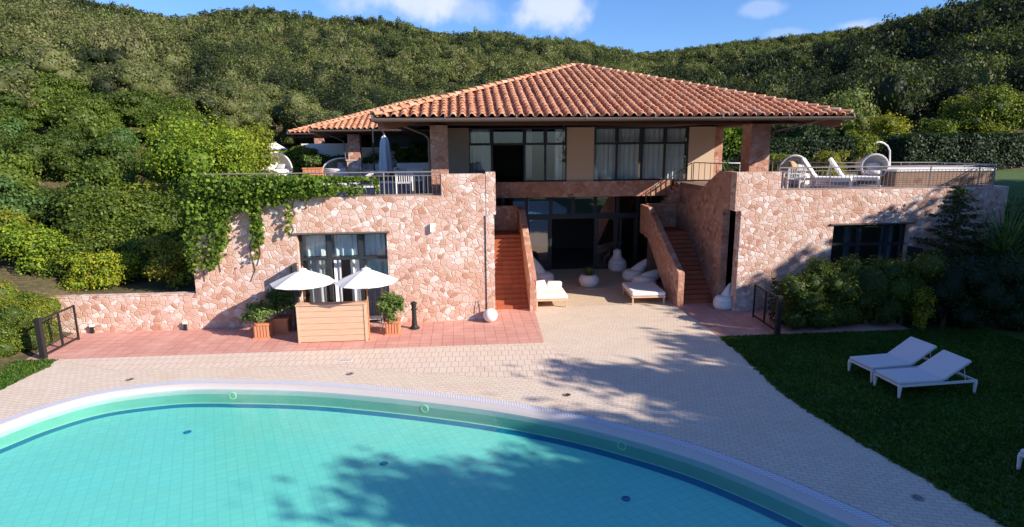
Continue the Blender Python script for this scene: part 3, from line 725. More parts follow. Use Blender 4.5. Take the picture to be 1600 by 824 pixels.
def window(xs_, y, z0, z1, trans, parent, mat='frame', fw=.07, glass='glass', open_bays=(), label=None, bot=True, short=()):
    f = MB()
    for i, x in enumerate(xs_):
        w = fw if i in (0, len(xs_)-1) else fw*1.3
        f.box(x-w/2, x+w/2, y, y+.09, trans-.05 if i in short else z0, z1)
    for i_, (a, c) in enumerate(zip(xs_[:-1], xs_[1:])):
        f.box(a+fw*.66, c-fw*.66, y+.004, y+.086, z1-.07, z1-.002); f.box(a+fw*.66, c-fw*.66, y+.004, y+.086, trans-.05, trans+.05)
        if bot and i_ not in open_bays: f.box(a+fw*.66, c-fw*.66, y+.004, y+.086, z0, z0+.06)
        f.box(a+fw*.66, a+fw*.66+.035, y+.02, y+.07, trans+.05, z1-.07); f.box(c-fw*.66-.035, c-fw*.66, y+.02, y+.07, trans+.05, z1-.07)
    o = f.build('window', M[mat], parent)
    if label: o['label'] = label
    g = MB()
    for i, (a, c) in enumerate(zip(xs_[:-1], xs_[1:])):
        g.add([(a+.03, y+.045, trans), (c-.03, y+.045, trans), (c-.03, y+.045, z1), (a+.03, y+.045, z1)], [(0, 1, 2, 3)])
        if i not in open_bays: g.add([(a+.03, y+.045, z0), (c-.03, y+.045, z0), (c-.03, y+.045, trans), (a+.03, y+.045, trans)], [(0, 1, 2, 3)])
    g.build('pane', M[glass], o)
    return o
def curtain(x0, x1, y, z0, z1, parent, seed=0, mat='curtain', f=26):
    rr = random.Random(seed); n = max(8, int((x1-x0)*60)); V = []; F = []
    ph = rr.uniform(0, 6); 
    for k, z in enumerate((z0, (z0+z1)/2, z1)):
        for i in range(n+1):
            x = x0+(x1-x0)*i/n; V.append((x+.01*sin(k+i*.3), y+.045*sin(x*f+ph+k*.25)+.02*sin(x*f*2.3+ph), z))
    for k in range(2):
        for i in range(n): F.append((k*(n+1)+i, k*(n+1)+i+1, (k+1)*(n+1)+i+1, (k+1)*(n+1)+i))
    b = MB(); b.add(V, F); return b.build('curtain', M[mat], parent, smooth=True)
TR = 6.02
w1 = window([.43, 1.43, 2.87, 3.80, 4.75], 26.55, 4.37, 6.72, TR, VL, open_bays=(1,), label='dark window with the sliding leaves open, left of the plaster panel')
curtain(.48, 1.40, 26.85, 4.37, 6.7, w1, 1); curtain(2.92, 3.25, 26.95, 4.5, 6.7, w1, 2, 'greyfabric'); curtain(4.25, 4.72, 26.85, 4.37, 6.7, w1, 3)
w2 = window([5.97, 7.02, 8.17, 9.22, 10.3], 26.55, 4.37, 6.72, TR, VL, label='four-bay window with white curtains behind every pane')
curtain(6.05, 8.1, 26.85, 4.37, 6.7, w2, 4); curtain(8.22, 10.26, 26.85, 4.37, 6.7, w2, 5)
# furniture glimpsed in the upper room
# ground floor hall glazing
hx = [.9, 2.0, 3.12, 4.28, 5.36, 6.42, 7.52, 8.52, 9.7]
w3 = window(hx, 28.0, 0.01, 3.66, 2.62, VL, glass='glass_mirror', short=(4,), open_bays=(3, 4), label='long hall glazing with a row of top lights and one wide open doorway', bot=True)
f = MB()
for a, c in ((3.12, 4.28), (6.45, 7.5), (7.6, 8.5), (2.0, 3.1)):
    f.box(a+.05, a+.14, 28.02, 28.07, .07, 2.57); f.box(c-.14, c-.05, 28.02, 28.07, .07, 2.57); f.box(a+.14, c-.14, 28.02, 28.07, 2.47, 2.57); f.box(a+.14, c-.14, 28.02, 28.07, .07, .17)
f.box(.8, 9.7, 27.97, 28.13, 2.50, 2.74)
f.build('door_leaf', M['frame'], w3)
curtain(3.1, 3.3, 28.5, .05, 3.6, w3, 6)
# window in the left wall
w4 = window([-5.42, -4.46, -3.42, -2.49], 20.22, 0.01, 3.14, 2.26, VL, fw=.09, open_bays=(1,), label='three-bay window behind the two white parasols, its middle door open')
curtain(-5.3, -4.55, 20.6, 2.3, 3.1, w4, 11); curtain(-4.35, -3.5, 20.6, 2.3, 3.1, w4, 12); curtain(-3.3, -2.55, 20.6, 2.3, 3.1, w4, 13)
curtain(-5.3, -4.7, 20.65, .05, 2.25, w4, 14, 'greyfabric'); curtain(-4.4, -4.15, 20.6, .05, 2.25, w4, 15); curtain(-3.85, -3.5, 20.6, .05, 2.25, w4, 16, 'white'); curtain(-3.3, -2.6, 20.65, .05, 2.25, w4, 17, 'greyfabric')
f = MB(); f.box(-5.52, -2.39, 19.93, 20.2, 3.141, 3.19); f.build('window_lintel', M['gutter'], w4)
f = MB(); f.box(-5.55, -5.48, 19.35, 20.18, .05, 2.2); f.box(-5.50, -5.46, 19.35, 19.45, .05, 2.2); f.build('window_shutter', M['frame'], w4)
w5 = window([13.24, 14.35, 15.4, 16.1], 20.15, 0.01, 3.08, 2.36, VL, fw=.1, glass='glass_dark', label='dark three-bay window above the hedge on the shaded right wall')
f = MB(); f.box(13.1, 16.25, 19.94, 20.12, 3.101, 3.15); f.build('window_lintel', M['gutter'], w5)
curtain(15.5, 16.0, 20.6, .05, 3.0, w5, 21); curtain(14.1, 14.35, 20.6, .05, 3.0, w5, 22, 'greyfabric')
f = MB(); f.box(16.12, 16.17, 19.35, 19.98, .1, 2.3); f.box(16.17, 16.2, 19.35, 19.42, .1, 2.3); f.build('window_shutter', M['frame'], w5)
# alcove door
# columns
def column(x0, x1, y0, y1, z1=6.66, z0=4.3, mat='stone_brown'):
    b = MB(); b.box(x0, x1, y0, y1, z0, z1); return b.build('column', M[mat], VL)
column(-.98, -.38, 20.9, 21.5); column(10.40, 11.12, 20.9, 21.6); column(11.5, 11.88, 26.5, 26.9); column(-6.1, -5.45, 34.0, 34.6, 6.62); column(-9.5, -8.9, 41, 41.6, 6.5)
# stairs
def stair(x0, x1, lw0, lw1, side):
    n = 16; h = 2.35/n; d = 3.12/n; y0 = 21.25
    b = MB()
    for i in range(n): b.box(x0+.002, x1-.002, y0+i*d, y0+n*d if i == n-1 else y0+(i+1)*d+.03, 0 if i < 3 else i*h-.25, (i+1)*h)
    b.box(x0+.002, x1-.002, y0+n*d+.002, 25.6, 2.15, 2.352)
    st = b.build('staircase', M['terracotta_step'], VL)
    w = MB()
    w.extr([(lw0, y, z) for y, z in [(20.88, 0), (20.88, 1.28), (24.7, 3.33), (25.85, 3.36), (25.85, 2.1), (24.75, 2.05), (21.85, 0)]], (lw1-lw0, 0, 0))
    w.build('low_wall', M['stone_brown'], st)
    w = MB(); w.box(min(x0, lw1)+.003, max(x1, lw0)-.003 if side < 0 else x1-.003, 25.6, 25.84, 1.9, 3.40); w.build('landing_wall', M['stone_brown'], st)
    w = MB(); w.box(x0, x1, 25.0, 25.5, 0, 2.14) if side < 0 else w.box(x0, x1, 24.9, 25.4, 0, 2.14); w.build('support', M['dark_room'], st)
    return st
s1 = stair(1.10, 2.44, 2.44, 2.68, -1); s2 = stair(8.20, 9.54, 7.97, 8.20, 1)
# hand rails of the upper flight
def bars(mb, p0, p1, h, n, r=.012, rail=.02, bot=True):
    p0 = Vector(p0); p1 = Vector(p1); u = Vector((0, 0, h))
    mb.tube([p0+u, p1+u], rail, 6)
    if bot: mb.tube([p0+Vector((0, 0, .08)), p1+Vector((0, 0, .08))], rail*.8, 6)
    for i in range(n+1):
        q = p0.lerp(p1, i/n); mb.tube([q if i in (0, n) else q+Vector((0, 0, .08)), q+u], r*1.7 if i in (0, n) else r, 5)
b = MB(); bars(b, (8.3, 26.15, 2.9), (10.35, 26.15, 4.30), .85, 9); bars(b, (10.45, 26.2, 4.3), (11.4, 23.5, 4.3), .85, 8); b.build('handrail', M['black'], s2)
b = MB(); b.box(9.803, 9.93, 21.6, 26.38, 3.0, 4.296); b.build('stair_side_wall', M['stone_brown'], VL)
b = MB()
for i in range(12): b.box(8.35+i*.12, 9.78, 25.86, 26.38, 2.3+i*.165, 2.3+(i+1)*.165)
b.build('upper_flight', M['stone_brown'], s2)
# roof terrace railings
def railing(pts, h=.80, z=TZ-.02, step=.145, label=None, post=1.9, mat='iron'):
    b = MB()
    for p0, p1 in zip(pts[:-1], pts[1:]):
        p0 = Vector((*p0, z)); p1 = Vector((*p1, z)); L_ = (p1-p0).length; n = max(1, round(L_/step)); u = Vector((0, 0, h))
        b.tube([p0+u, p1+u], .024, 6); b.tube([p0+Vector((0, 0, h-.12)), p1+Vector((0, 0, h-.12))], .012, 6); b.tube([p0+Vector((0, 0, .06)), p1+Vector((0, 0, .06))], .018, 6)
        for i in range(n+1):
            q = p0.lerp(p1, i/n); big = i % round(post/step) == 0
            b.tube([q+Vector((0, 0, 0 if big else .06)), q+u-Vector((0, 0, 0 if big else .12))], .026 if big else .010, 5)
    o = b.build('railing', M[mat], VL)
    if label: o['label'] = label
    return o
railing([(-.64, 20.2), (-8.6, 20.2)], label='metal railing of the left roof terrace, half covered by creeper')
railing([(11.17, 20.2), (19.3, 20.2), (20.0, 20.9)], label='metal railing along the front of the right roof terrace')
railing([(20.0, 20.9), (20.1, 23.8), (15.8, 24.6), (14.6, 28)], .8, TZ-.02, .3, 'thin metal railing behind the whirlpool', 1.5)
# wall lamp, pipe joint
b = MB(); b.box(-1.03, -.93, 19.88, 19.998, 3.14, 3.42); b.build('wall_lamp', M['white_metal'], VL)
b = MB(); b.tube([(.82, 19.985, .02), (.82, 19.985, 3.66)], .016, 6); b.build('rain_pipe', M['black'], VL)

# roofs
def hip_roof(x0, x1, y0, y1, ze, tan, planes='FRLB', sp=.305, name='hipped_roof', seed=1, over=None):
    rr = np.random.default_rng(seed); run = min(x1-x0, y1-y0)/2; apex = ze+run*tan
    V = []; F = []; T = []; nb = 0
    fr = {'F': ((x0, y0), (1, 0), (0, 1), x1-x0), 'B': ((x1, y1), (-1, 0), (0, -1), x1-x0), 'L': ((x0, y1), (0, -1), (1, 0), y1-y0), 'R': ((x1, y0), (0, 1), (-1, 0), y1-y0)}
    sl = sqrt(1+tan*tan); seg = 6
    for pn in planes:
        A, eu, ev, Ln = fr[pn]
        nc = int(Ln/sp); s = Ln/nc
        nrm = np.array([-ev[0]*tan/sl, -ev[1]*tan/sl, 1/sl])
        def P3(u, v, h): return np.array([A[0]+eu[0]*u+ev[0]*v, A[1]+eu[1]*u+ev[1]*v, ze+v*tan])+nrm*h
        for kind in (0, 1):
            for i in range(nc+(kind == 0)):
                u = i*s if kind == 0 else (i+.5)*s
                lim = min(u, Ln-u, run)
                if lim < .12: continue
                cl = .335; v = -.06
                drift = rr.normal(0, .006)
                while v < lim-.02:
                    v1 = min(v+cl+.05, lim+.03)
                    t = float(np.clip(rr.normal(.56, .22), 0, 1))
                    r0, r1 = ((.098, .082) if kind == 0 else (.085, .098))
                    j = rr.normal(0, .006)+drift; hl = rr.normal(.0, .005)
                    q = []
                    for (vv, rad, lift) in ((v, r0, .035+hl), (v1, r1, .0)):
                        for k in range(seg+1):
                            a = pi*k/seg
                            if kind == 0: q.append(P3(u+j-cos(a)*rad, vv, sin(a)*rad*.95+lift+.015))
                            else: q.append(P3(u+j-cos(a)*rad, vv, -sin(a)*rad*.5+.045+lift*.6))
                    if kind == 0:   # thickness lip at the lower end
                        for k in range(seg+1):
                            a = pi*k/seg; q.append(P3(u+j-cos(a)*(r0-.022), v, sin(a)*(r0-.022)*.95+.035+hl+.012))
                    V += q
                    for k in range(seg):
                        F.append((nb+k, nb+k+1, nb+seg+2+k, nb+seg+1+k)); T.append(t)
                        if kind == 0: F.append((nb+2*seg+2+k, nb+2*seg+3+k, nb+k+1, nb+k)); T.append(.95)
                    nb += len(q); v += cl*rr.uniform(.985, 1.015)
    V = np.array(V); F = np.array(F)
    ro = npmesh(name, V, F, M['roof'], VL, np.array(T), None)
    # hips and ridge
    ax = (x0+run, y0+run); bx = (x1-run, y0+run) if x1-x0 >= y1-y0 else (x0+run, y1-run)
    H = MB()
    def capline(p, q, r=.125):
        p = Vector(p); q = Vector(q); d = (q-p); L_ = d.length; d.normalize(); side = d.cross(Vector((0, 0, 1))).normalized(); up = side.cross(d)
        n = max(1, int(L_/.36))
        for i in range(n):
            a0 = p+d*(i*L_/n-.03); a1 = p+d*((i+1)*L_/n+.03); vs = []
            jj = rr.normal(0, .008)
            for (c, rad, li) in ((a0, r*1.1, .05), (a1, r*.92, .0)):
                for k in range(7):
                    a = pi*k/6; vs.append(c+side*(cos(a)*rad+jj)+up*(sin(a)*rad*.85+li+.03))
            for k in range(7):
                a = pi*k/6; vs.append(a0+side*(cos(a)*r*.8+jj)+up*(sin(a)*r*.62+.06))
            t = float(np.clip(rr.normal(.78, .1), 0, 1))
            for k in range(6): H.add([], [], None); 
            bse = len(H.v); H.v.extend([tuple(v) for v in vs])
            for k in range(6):
                H.f.append((bse+k, bse+k+1, bse+8+k, bse+7+k)); H.t.append(t); H.f.append((bse+14+k, bse+15+k, bse+k+1, bse+k)); H.t.append(1.0)
            H.has = True
    capline((x0, y0, ze), (ax[0], ax[1], apex)); capline((x1, y0, ze), (bx[0], bx[1], apex) if x1-x0 >= y1-y0 else (ax[0], ax[1], apex))
    ex2 = (bx[0], bx[1], apex)
    if abs(bx[0]-ax[0])+abs(bx[1]-ax[1]) > .3: capline((*ax, apex), ex2)
    capline((x0, y1, ze), (ax[0], ax[1], apex) if x1-x0 >= y1-y0 else ex2); capline((x1, y1, ze), ex2)
    H.build('hip_tiles', M['roof'], ro)
    # boarding below
    b = MB(); e = .05
    A0 = [(x0+e, y0+e), (x1-e, y0+e), (x1-e, y1-e), (x0+e, y1-e)]
    vs = [(x, y, ze-.035) for x, y in A0]+[(ax[0], ax[1], apex-.05), (ex2[0], ex2[1], apex-.05)]
    vs2 = [(x, y, z-.05) for x, y, z in vs]
    if x1-x0 >= y1-y0: fs = [(0, 1, 5, 4), (1, 2, 5), (2, 3, 4, 5), (3, 0, 4)]
    else: fs = [(0, 1, 4), (1, 2, 5, 4), (2, 3, 5), (3, 0, 4, 5)]
    b.add(vs, fs); b.add(vs2, [f_[::-1] for f_ in fs])
    for i in range(4): b.add([vs[i], vs[(i+1) % 4], vs2[(i+1) % 4], vs2[i]], [(0, 1, 2, 3)])
    b.build('roof_boards', M['darkwood'], ro)
    # rafters along the front
    R = MB(); n = int((x1-x0)/1.05)
    for i in range(1, n):
        u = (x1-x0)*i/n; lim = min(u, x1-x0-u, 7.5)
        if lim < .6: continue
        x = x0+u; R.add([(x-.06, y0+.22, ze-.17), (x+.06, y0+.22, ze-.17), (x+.06, y0+lim, ze+lim*tan-.24), (x-.06, y0+lim, ze+lim*tan-.24), (x-.06, y0+.22, ze-.05), (x+.06, y0+.22, ze-.05), (x+.06, y0+lim, ze+lim*tan-.10), (x-.06, y0+lim, ze+lim*tan-.10)], [(0, 3, 2, 1), (4, 5, 6, 7), (0, 1, 5, 4), (1, 2, 6, 5), (2, 3, 7, 6), (3, 0, 4, 7)])
    R.build('rafters', M['darkwood'], ro)
    for (cx_, cy_, dx) in ((x0, y0, 1), (x1, y0, -1)):
        C_ = MB(); z_ = ze-.30; w = .13
        p = Vector((cx_+dx*.16, cy_+.16, z_+.03)); q = Vector((cx_+dx*3.2, cy_+3.2, z_+3.0*tan))
        d = (q-p).normalized(); sd_ = d.cross(Vector((0, 0, 1))).normalized()*w; up = Vector((0, 0, .17))
        tip = p - d*.0
        vs = [p-sd_-up*.2, p+sd_-up*.2, q+sd_-up, q-sd_-up, p-sd_+up, p+sd_+up, q+sd_+up, q-sd_+up]
        m1 = p+d*.28; vs2_ = [m1-sd_-up, m1+sd_-up]
        vs += vs2_
        C_.add(vs, [(0, 1, 5, 4), (0, 8, 9, 1), (8, 3, 2, 9), (4, 5, 6, 7), (0, 4, 7, 3, 8), (1, 9, 2, 6, 5), (3, 7, 6, 2)])
        C_.build('corner_beam', M['beamwood'], ro)
    # gutter with joint rings
    G = MB(); yg = y0-.10; zg = ze-.035; prof = [(.10*cos(radians(a)), .115*sin(radians(a))) for a in range(-180, 1, 20)]
    prof += [(c*.86, s_*.86) for c, s_ in prof[::-1]]
    G.extr([(x0-.07, yg+c, zg+s_) for c, s_ in prof], (x1-x0+.14, 0, 0))
    nn = int((x1-x0)/2.1)
    for i in range(nn+1):
        x = x0-.04+(x1-x0+.08)*i/nn; G.tube([(x-.025, yg, zg-.005), (x+.025, yg, zg-.005)], .112, 10)
    for sx_ in (x0-.06, x1+.06):
        G.extr([(sx_+c, y0+.06, zg+s_) for c, s_ in prof], (0, y1-y0, 0))
    G.build('gutter', M['gutter'], ro)
    return ro
r1 = hip_roof(-2.62, 13.02, 19.4, 35.04, 6.87, .320, 'FRL', seed=1); r1['label'] = 'large terracotta hipped roof over the main block'
r2 = hip_roof(-7.75, 4.9, 33, 45.6, 6.87, .333, 'FL', seed=2); r2['label'] = 'smaller terracotta roof stepping back on the left'
r3 = hip_roof(-11.1, 4.2, 41, 56.3, 6.87, .333, 'FL', seed=3); r3['label'] = 'farthest terracotta roof at the left end'
for q in ((-2.0, 12.6, 21.0, 21.4, 6.66, 6.84), (-1.0, -.6, 21.4, 34, 6.66, 6.84), (11.5, 11.9, 21.4, 34, 6.72, 6.86), (-7.3, -1, 34.1, 34.5, 6.62, 6.8), (-10.6, -7.5, 41.1, 41.5, 6.52, 6.75)):
    b = MB(); b.box(*q); b.build('roof_beam', M['darkwood'], VL)
for q in ([(12.5, 19.45, 6.80), (12.1, 19.9, 6.68), (11.3, 20.95, 6.40), (11.16, 21.0, 6.2), (11.16, 21.0, 5.0)], [(-2.45, 19.45, 6.80), (-2.0, 19.9, 6.70), (-1.15, 20.95, 6.35), (-1.03, 21.0, 6.2), (-1.03, 21.0, 4.3)], [(-7.4, 33.1, 6.8), (-6.3, 34, 6.25), (-6.2, 34, 4.3)]):
    b = MB(); b.tube(q, .035, 8); b.build('downpipe', M['gutter'], VL)
# back walls of the left wing
b = MB()
b.box(-9.6, -6.6, 38.0, 38.3, 4.2, 6.15); b.box(-6.6, -1.2, 36.6, 36.9, 4.2, 5.9); b.box(-.95, -.7, 26.8, 36.6, 4.25, 6.9); b.build('plaster_wall', M['plaster_grey'], VL)['label'] = 'pale grey plaster wall in the shade of the left wing'
b = MB(); b.box(-5.2, -1.2, 36.62, 36.88, 5.9, 6.75); b.build('window_band', M['frame'], VL)
# garden wall to the left
GW = thing('garden_wall', 'low pink rubble-stone wall running left from the villa to the gate', 'wall', (-11, 20, 0), world=True)
b = MB(); b.box(-13.4, -8.8, 20.0, 20.3, 0, 1.20); b.box(-13.42, -8.81, 19.985, 20.315, 1.20, 1.235); b.build('stonework', M['stone'], GW)

# ------------------------------------------------------------------ trees that shade the lawn, standing right of the view
rr = np.random.default_rng(21)
ptree = thing('umbrella_pine', 'tall dark pine standing in the row right of the lawn', 'tree', group='row of pines right of the lawn')
tree_mesh_parts(ptree, M['dark_leaf'], [(0, 0, 6.6, 2.5, 2.5, 4.2), (1.2, .5, 5.4, 1.6, 1.6, 1.8), (-1.1, -.6, 4.6, 1.7, 1.7, 1.7), (.3, 1.2, 8.2, 1.5, 1.5, 1.9), (-.7, .4, 9.6, 1.1, 1.1, 1.6), (.5, -1.1, 3.6, 1.6, 1.6, 1.4)], 5200, .34, 300, (.1, .8), 4.5, .22, .74, lump=.25)
first = True
for p, tip, s in [(-7, 6.5, 1.3), (-3, 6.8, 1.2), (1.5, 7.0, 1.15), (5.2, 6.3, 1.0), (8.2, 6.3, 1.05), (10.9, 4.9, .9), (14.2, 5.4, .95), (17.4, 4.3, .9), (20.2, 3.0, .85), (23.0, 5.0, 1.0), (26.2, 4.7, 1.05), (29.5, 3.6, 1.0), (33.0, 3.5, 1.0), (-1, 3, 1.1), (3.4, 4.4, 1.1), (6.8, 4.2, 1.1), (9.6, 2.4, 1.1), (12.6, 2.0, 1.1), (15.8, 2.0, 1.1), (18.8, .4, 1.1), (21.6, .8, 1.1), (24.6, 2.4, 1.15), (28, 1.5, 1.2), (31.5, 1.5, 1.2), (25.2, 4.2, 1.0), (27.4, 3.6, 1.0), (8, -6, 1.2), (13, -6, 1.2), (18, -6, 1.2), (23, -7, 1.2)]:
    a = tip-9.3*s-6.6*s/.497
    x = -.85*a+.527*p; y = .527*a+.85*p
    o = ptree if first else copy_tree(ptree); first = False
    o.location = (x, y, 0 if y < 17 else float(terr(x, y))); o.rotation_euler = (0, 0, rr.uniform(0, 6.28)); o.scale = (s*rr.uniform(.9, 1.1), s*rr.uniform(.9, 1.1), s)

# ------------------------------------------------------------------ hedges, right side
def clipped(name, label, x0, x1, y0, y1, z0, z1, mat='dark_leaf', n=9000, size=.16, seed=1, tint=(.0, .6), top=.12, group=None, cat='hedge'):
    t = thing(name, label, cat, ((x0+x1)/2, (y0+y1)/2, z0), group=group); cx_, cy_ = (x0+x1)/2, (y0+y1)/2
    r_ = np.random.default_rng(seed); hx, hy, h = (x1-x0)/2, (y1-y0)/2, z1-z0
    A = np.array([2*hx*h, 2*hx*hy*2, 2*hy*h, 2*hy*h]); A /= A.sum(); f = r_.choice(4, n, p=A); u = r_.uniform(-1, 1, n); v = r_.random(n)
    P = np.zeros((n, 3)); Nn = np.zeros((n, 3))
    for k_, (fx) in enumerate(('f', 't', 'l', 'r')):
        m_ = f == k_
        if fx == 'f': P[m_] = np.stack([u[m_]*hx, -hy+0*u[m_], v[m_]*h], 1); Nn[m_] = (0, -1, .3)
        if fx == 't': P[m_] = np.stack([u[m_]*hx, (v[m_]*2-1)*hy, h+0*u[m_]], 1); Nn[m_] = (0, 0, 1)
        if fx == 'l': P[m_] = np.stack([-hx+0*u[m_], u[m_]*hy, v[m_]*h], 1); Nn[m_] = (-1, 0, .3)
        if fx == 'r': P[m_] = np.stack([hx+0*u[m_], u[m_]*hy, v[m_]*h], 1); Nn[m_] = (1, 0, .3)
    P += r_.normal(size=(n, 3))*.06; P[:, 2] += (np.sin(P[:, 0]*2.1+seed)*.5+np.sin(P[:, 0]*5.3)*.3)*top*(P[:, 2] > h*.7); P += Nn*(np.sin(P[:, 0]*3)*np.sin(P[:, 2]*2.6)*.1)[:, None]
    V, F = leaf_quads(P, Nn, size, r_)
    tt = np.clip(r_.normal(.5, .2, n)+.15*np.sin(P[:, 0]*1.1), 0, 1)*(tint[1]-tint[0])+tint[0]
    o = npmesh('foliage', V, F, M[mat], t, tt, r_.random(n))
    b = MB(); e = .12; b.box(-hx+e, hx-e, -hy+e, hy-e, -.2, h-e); c_ = b.build('inner_twigs', M['dark_leaf'], t)
    return t
clipped('clipped_hedge', 'long clipped dark hedge along the back of the right terrace', 12.6, 25.6, 37.2, 38.8, 4.1, 6.15, n=12000, seed=2, size=.17)
clipped('clipped_hedge', 'taller clipped hedge at the right edge of the photo', 26.3, 36.5, 33.6, 35.6, 4.0, 6.3, n=11000, seed=3, size=.17)
clipped('clipped_hedge', 'dark hedge behind the white canopy daybed on the left terrace', -13.5, -8.6, 36.6, 37.8, 4.1, 5.75, 'garden_leaf', n=6000, seed=4, tint=(.0, .4))
clipped('clipped_hedge', 'low dark hedge in front of the pale wall of the left wing', -8.3, -6.5, 36.6, 37.5, 4.1, 5.35, 'garden_leaf', n=2600, seed=5, tint=(.0, .3))
R_ = [
 ('flowering_shrub', 'low loose shrub with reddish leaves below the egg chair hedge, behind the round daybed', 'shrub', 1232, 245, 30, 60, 'garden_leaf', 1600, .12, (.3, 1.0), 4.2),
 ('flowering_shrub', 'bright green shrub on the right terrace behind the two white loungers', 'shrub', 1296, 237, 29.5, 62, 'garden_leaf', 2200, .12, (.35, .9), 4.2),
 ('leafy_tree', 'sunlit green tree seen between the two stone columns', 'tree', 1150, 188, 38, 95, 'bright_leaf', 4200, .22, (.0, .7), 4.2),
 ('leafy_tree', 'pale green tree rising over the hedge directly right of the roof corner', 'tree', 1395, 182, 43, 85, 'garden_leaf', 3000, .24, (.35, .9), 4.3),
 ('leafy_tree', 'smaller green tree between the roof corner and the pale green one, above the hedge', 'tree', 1345, 205, 42, 60, 'garden_leaf', 1800, .22, (.2, .8), 4.3),
 ('leafy_tree', 'broad green tree over the hedge at the upper right', 'tree', 1535, 138, 45, 130, 'garden_leaf', 5200, .26, (.1, .8), 4.3),
 ('leafy_tree', 'green tree cut off by the right edge above the hedge', 'tree', 1612, 150, 44, 110, 'garden_leaf', 3600, .26, (.0, .6), 4.3),
 ('leafy_tree', 'dull green tree between the pale and the broad tree, above the hedge', 'tree', 1465, 190, 44, 80, 'garden_leaf', 2600, .24, (.0, .6), 4.3),
 ('leafy_tree', 'dark tree close behind the right roof corner', 'tree', 1262, 192, 46, 95, 'dark_leaf', 2600, .26, (.2, .9), 4.3),
 ('terrace_shrub', 'leafy shrub in the green bed behind the right stone column', 'shrub', 1212, 240, 31, 40, 'garden_leaf', 1100, .12, (.3, .9), 4.2),
 ('terrace_shrub', 'dark shrub against the pale wall under the left wing roof', 'shrub', 628, 225, 35.8, 45, 'garden_leaf', 1500, .13, (.0, .35), 4.2),
 ('terrace_shrub', 'dark shrub right of the closed parasol, beside the tall stone column', 'shrub', 655, 222, 35.5, 40, 'garden_leaf', 1500, .13, (.0, .35), 4.2),
 ('terrace_shrub', 'loose green shrub left of the low stone pillar on the left terrace', 'shrub', 540, 252, 35, 32, 'garden_leaf', 1000, .12, (.3, .9), 4.2),
 ('terrace_shrub', 'bushy dark shrub right of the low stone pillar on the left terrace', 'shrub', 578, 240, 35.5, 34, 'garden_leaf', 1200, .12, (.0, .5), 4.2),
]
for i, (nm, lb, ct, px, pt, yy, wp, mt, nn, sz, ti, zb) in enumerate(R_):
    shrub(nm, lb, ct, px, pt, yy, wp, mt, nn, sz, 400+i, ti, z=zb, nb=9, group={'leafy_tree': 'trees beyond the right terrace hedge', 'terrace_shrub': 'shrubs on the roof terraces', 'flowering_shrub': 'shrubs behind the right terrace'}[nm])
# bushes along the lawn in front of the right wall
HB = [(1256, 424, 18.0, 96, 'leftmost lawn bush, low and dull green, right beside the gate post'), (1308, 408, 18.1, 104, 'lawn bush below the left edge of the dark window'), (1364, 398, 18.1, 106, 'lawn bush in front of the dark three-bay window'), (1420, 394, 18.1, 108, 'lawn bush under the open shutter, left of the yellow-leaved one'), (1488, 396, 17.9, 112, 'tall lawn bush behind the farther white lounger'), (1550, 398, 17.6, 112, 'lawn bush at the foot of the spiky-leaved plant'), (1614, 400, 17.1, 120, 'lawn bush cut off by the right edge of the photo')]
for i, (px, pt, yy, wp, lb) in enumerate(HB):
    shrub('lawn_bush', lb, 'bush', px, pt, yy, wp, 'dark_leaf' if i > 3 else 'garden_leaf', 4600, .10, 500+i, (.1, .75) if i > 3 else (0, .5), z=.0, nb=10, core=.78, group='bushes between the lawn and the right wall')
shrub('lawn_bush', 'yellow-leaved bush among the dark bushes of the lawn edge', 'bush', 1446, 445, 17.3, 42, 'yellow_leaf', 900, .09, 520, (.0, .8), z=0, core=0, group='bushes between the lawn and the right wall')
clipped('low_hedge', 'shaded hedge base closing the gaps behind the lawn bushes', 10.6, 18.4, 18.3, 19.0, 0, 1.35, n=6000, seed=9, size=.13)
# cedar
cd = at(1500, 285, 18.9); t = thing('young_cedar', 'dark young conifer with layered branches in front of the right wall', 'tree', (cd.x, 18.9, 0))
r_ = np.random.default_rng(9); P = []; Nn = []; b = MB(); Hc = cd.z
b.tube([(0, 0, -.1), (0.02, 0, Hc*.5), (0, 0, Hc)], [.08, .05, .01], 6)
for i in range(60):
    z = Hc*(.12+.86*i/60); L_ = (1-(z/Hc)**1.3)*1.65+.15; a = i*2.4; L_ *= r_.uniform(.75, 1.15)
    tip = np.array([cos(a)*L_, sin(a)*L_, z+.10*L_]); o_ = np.array([0, 0, z]); b.tube([o_, o_*.5+tip*.5+np.array([0, 0, .06]), tip], [.018, .012, .004], 4)
    m_ = int(110*L_+30); u = r_.random(m_)**.7; pts_ = o_+(tip-o_)*u[:, None]+r_.normal(size=(m_, 3))*np.array([.12, .12, .045])*(1.15-u[:, None]*.5); P.append(pts_); Nn.append(np.tile([0, 0, 1.], (m_, 1)))
P = np.concatenate(P); Nn = np.concatenate(Nn); V, F = leaf_quads(P, Nn, .13, r_, .4)
npmesh('foliage', V, F, M['dark_leaf'], t, r_.uniform(.2, .9, len(P)), r_.random(len(P))); b.build('trunk', M['bark'], t)
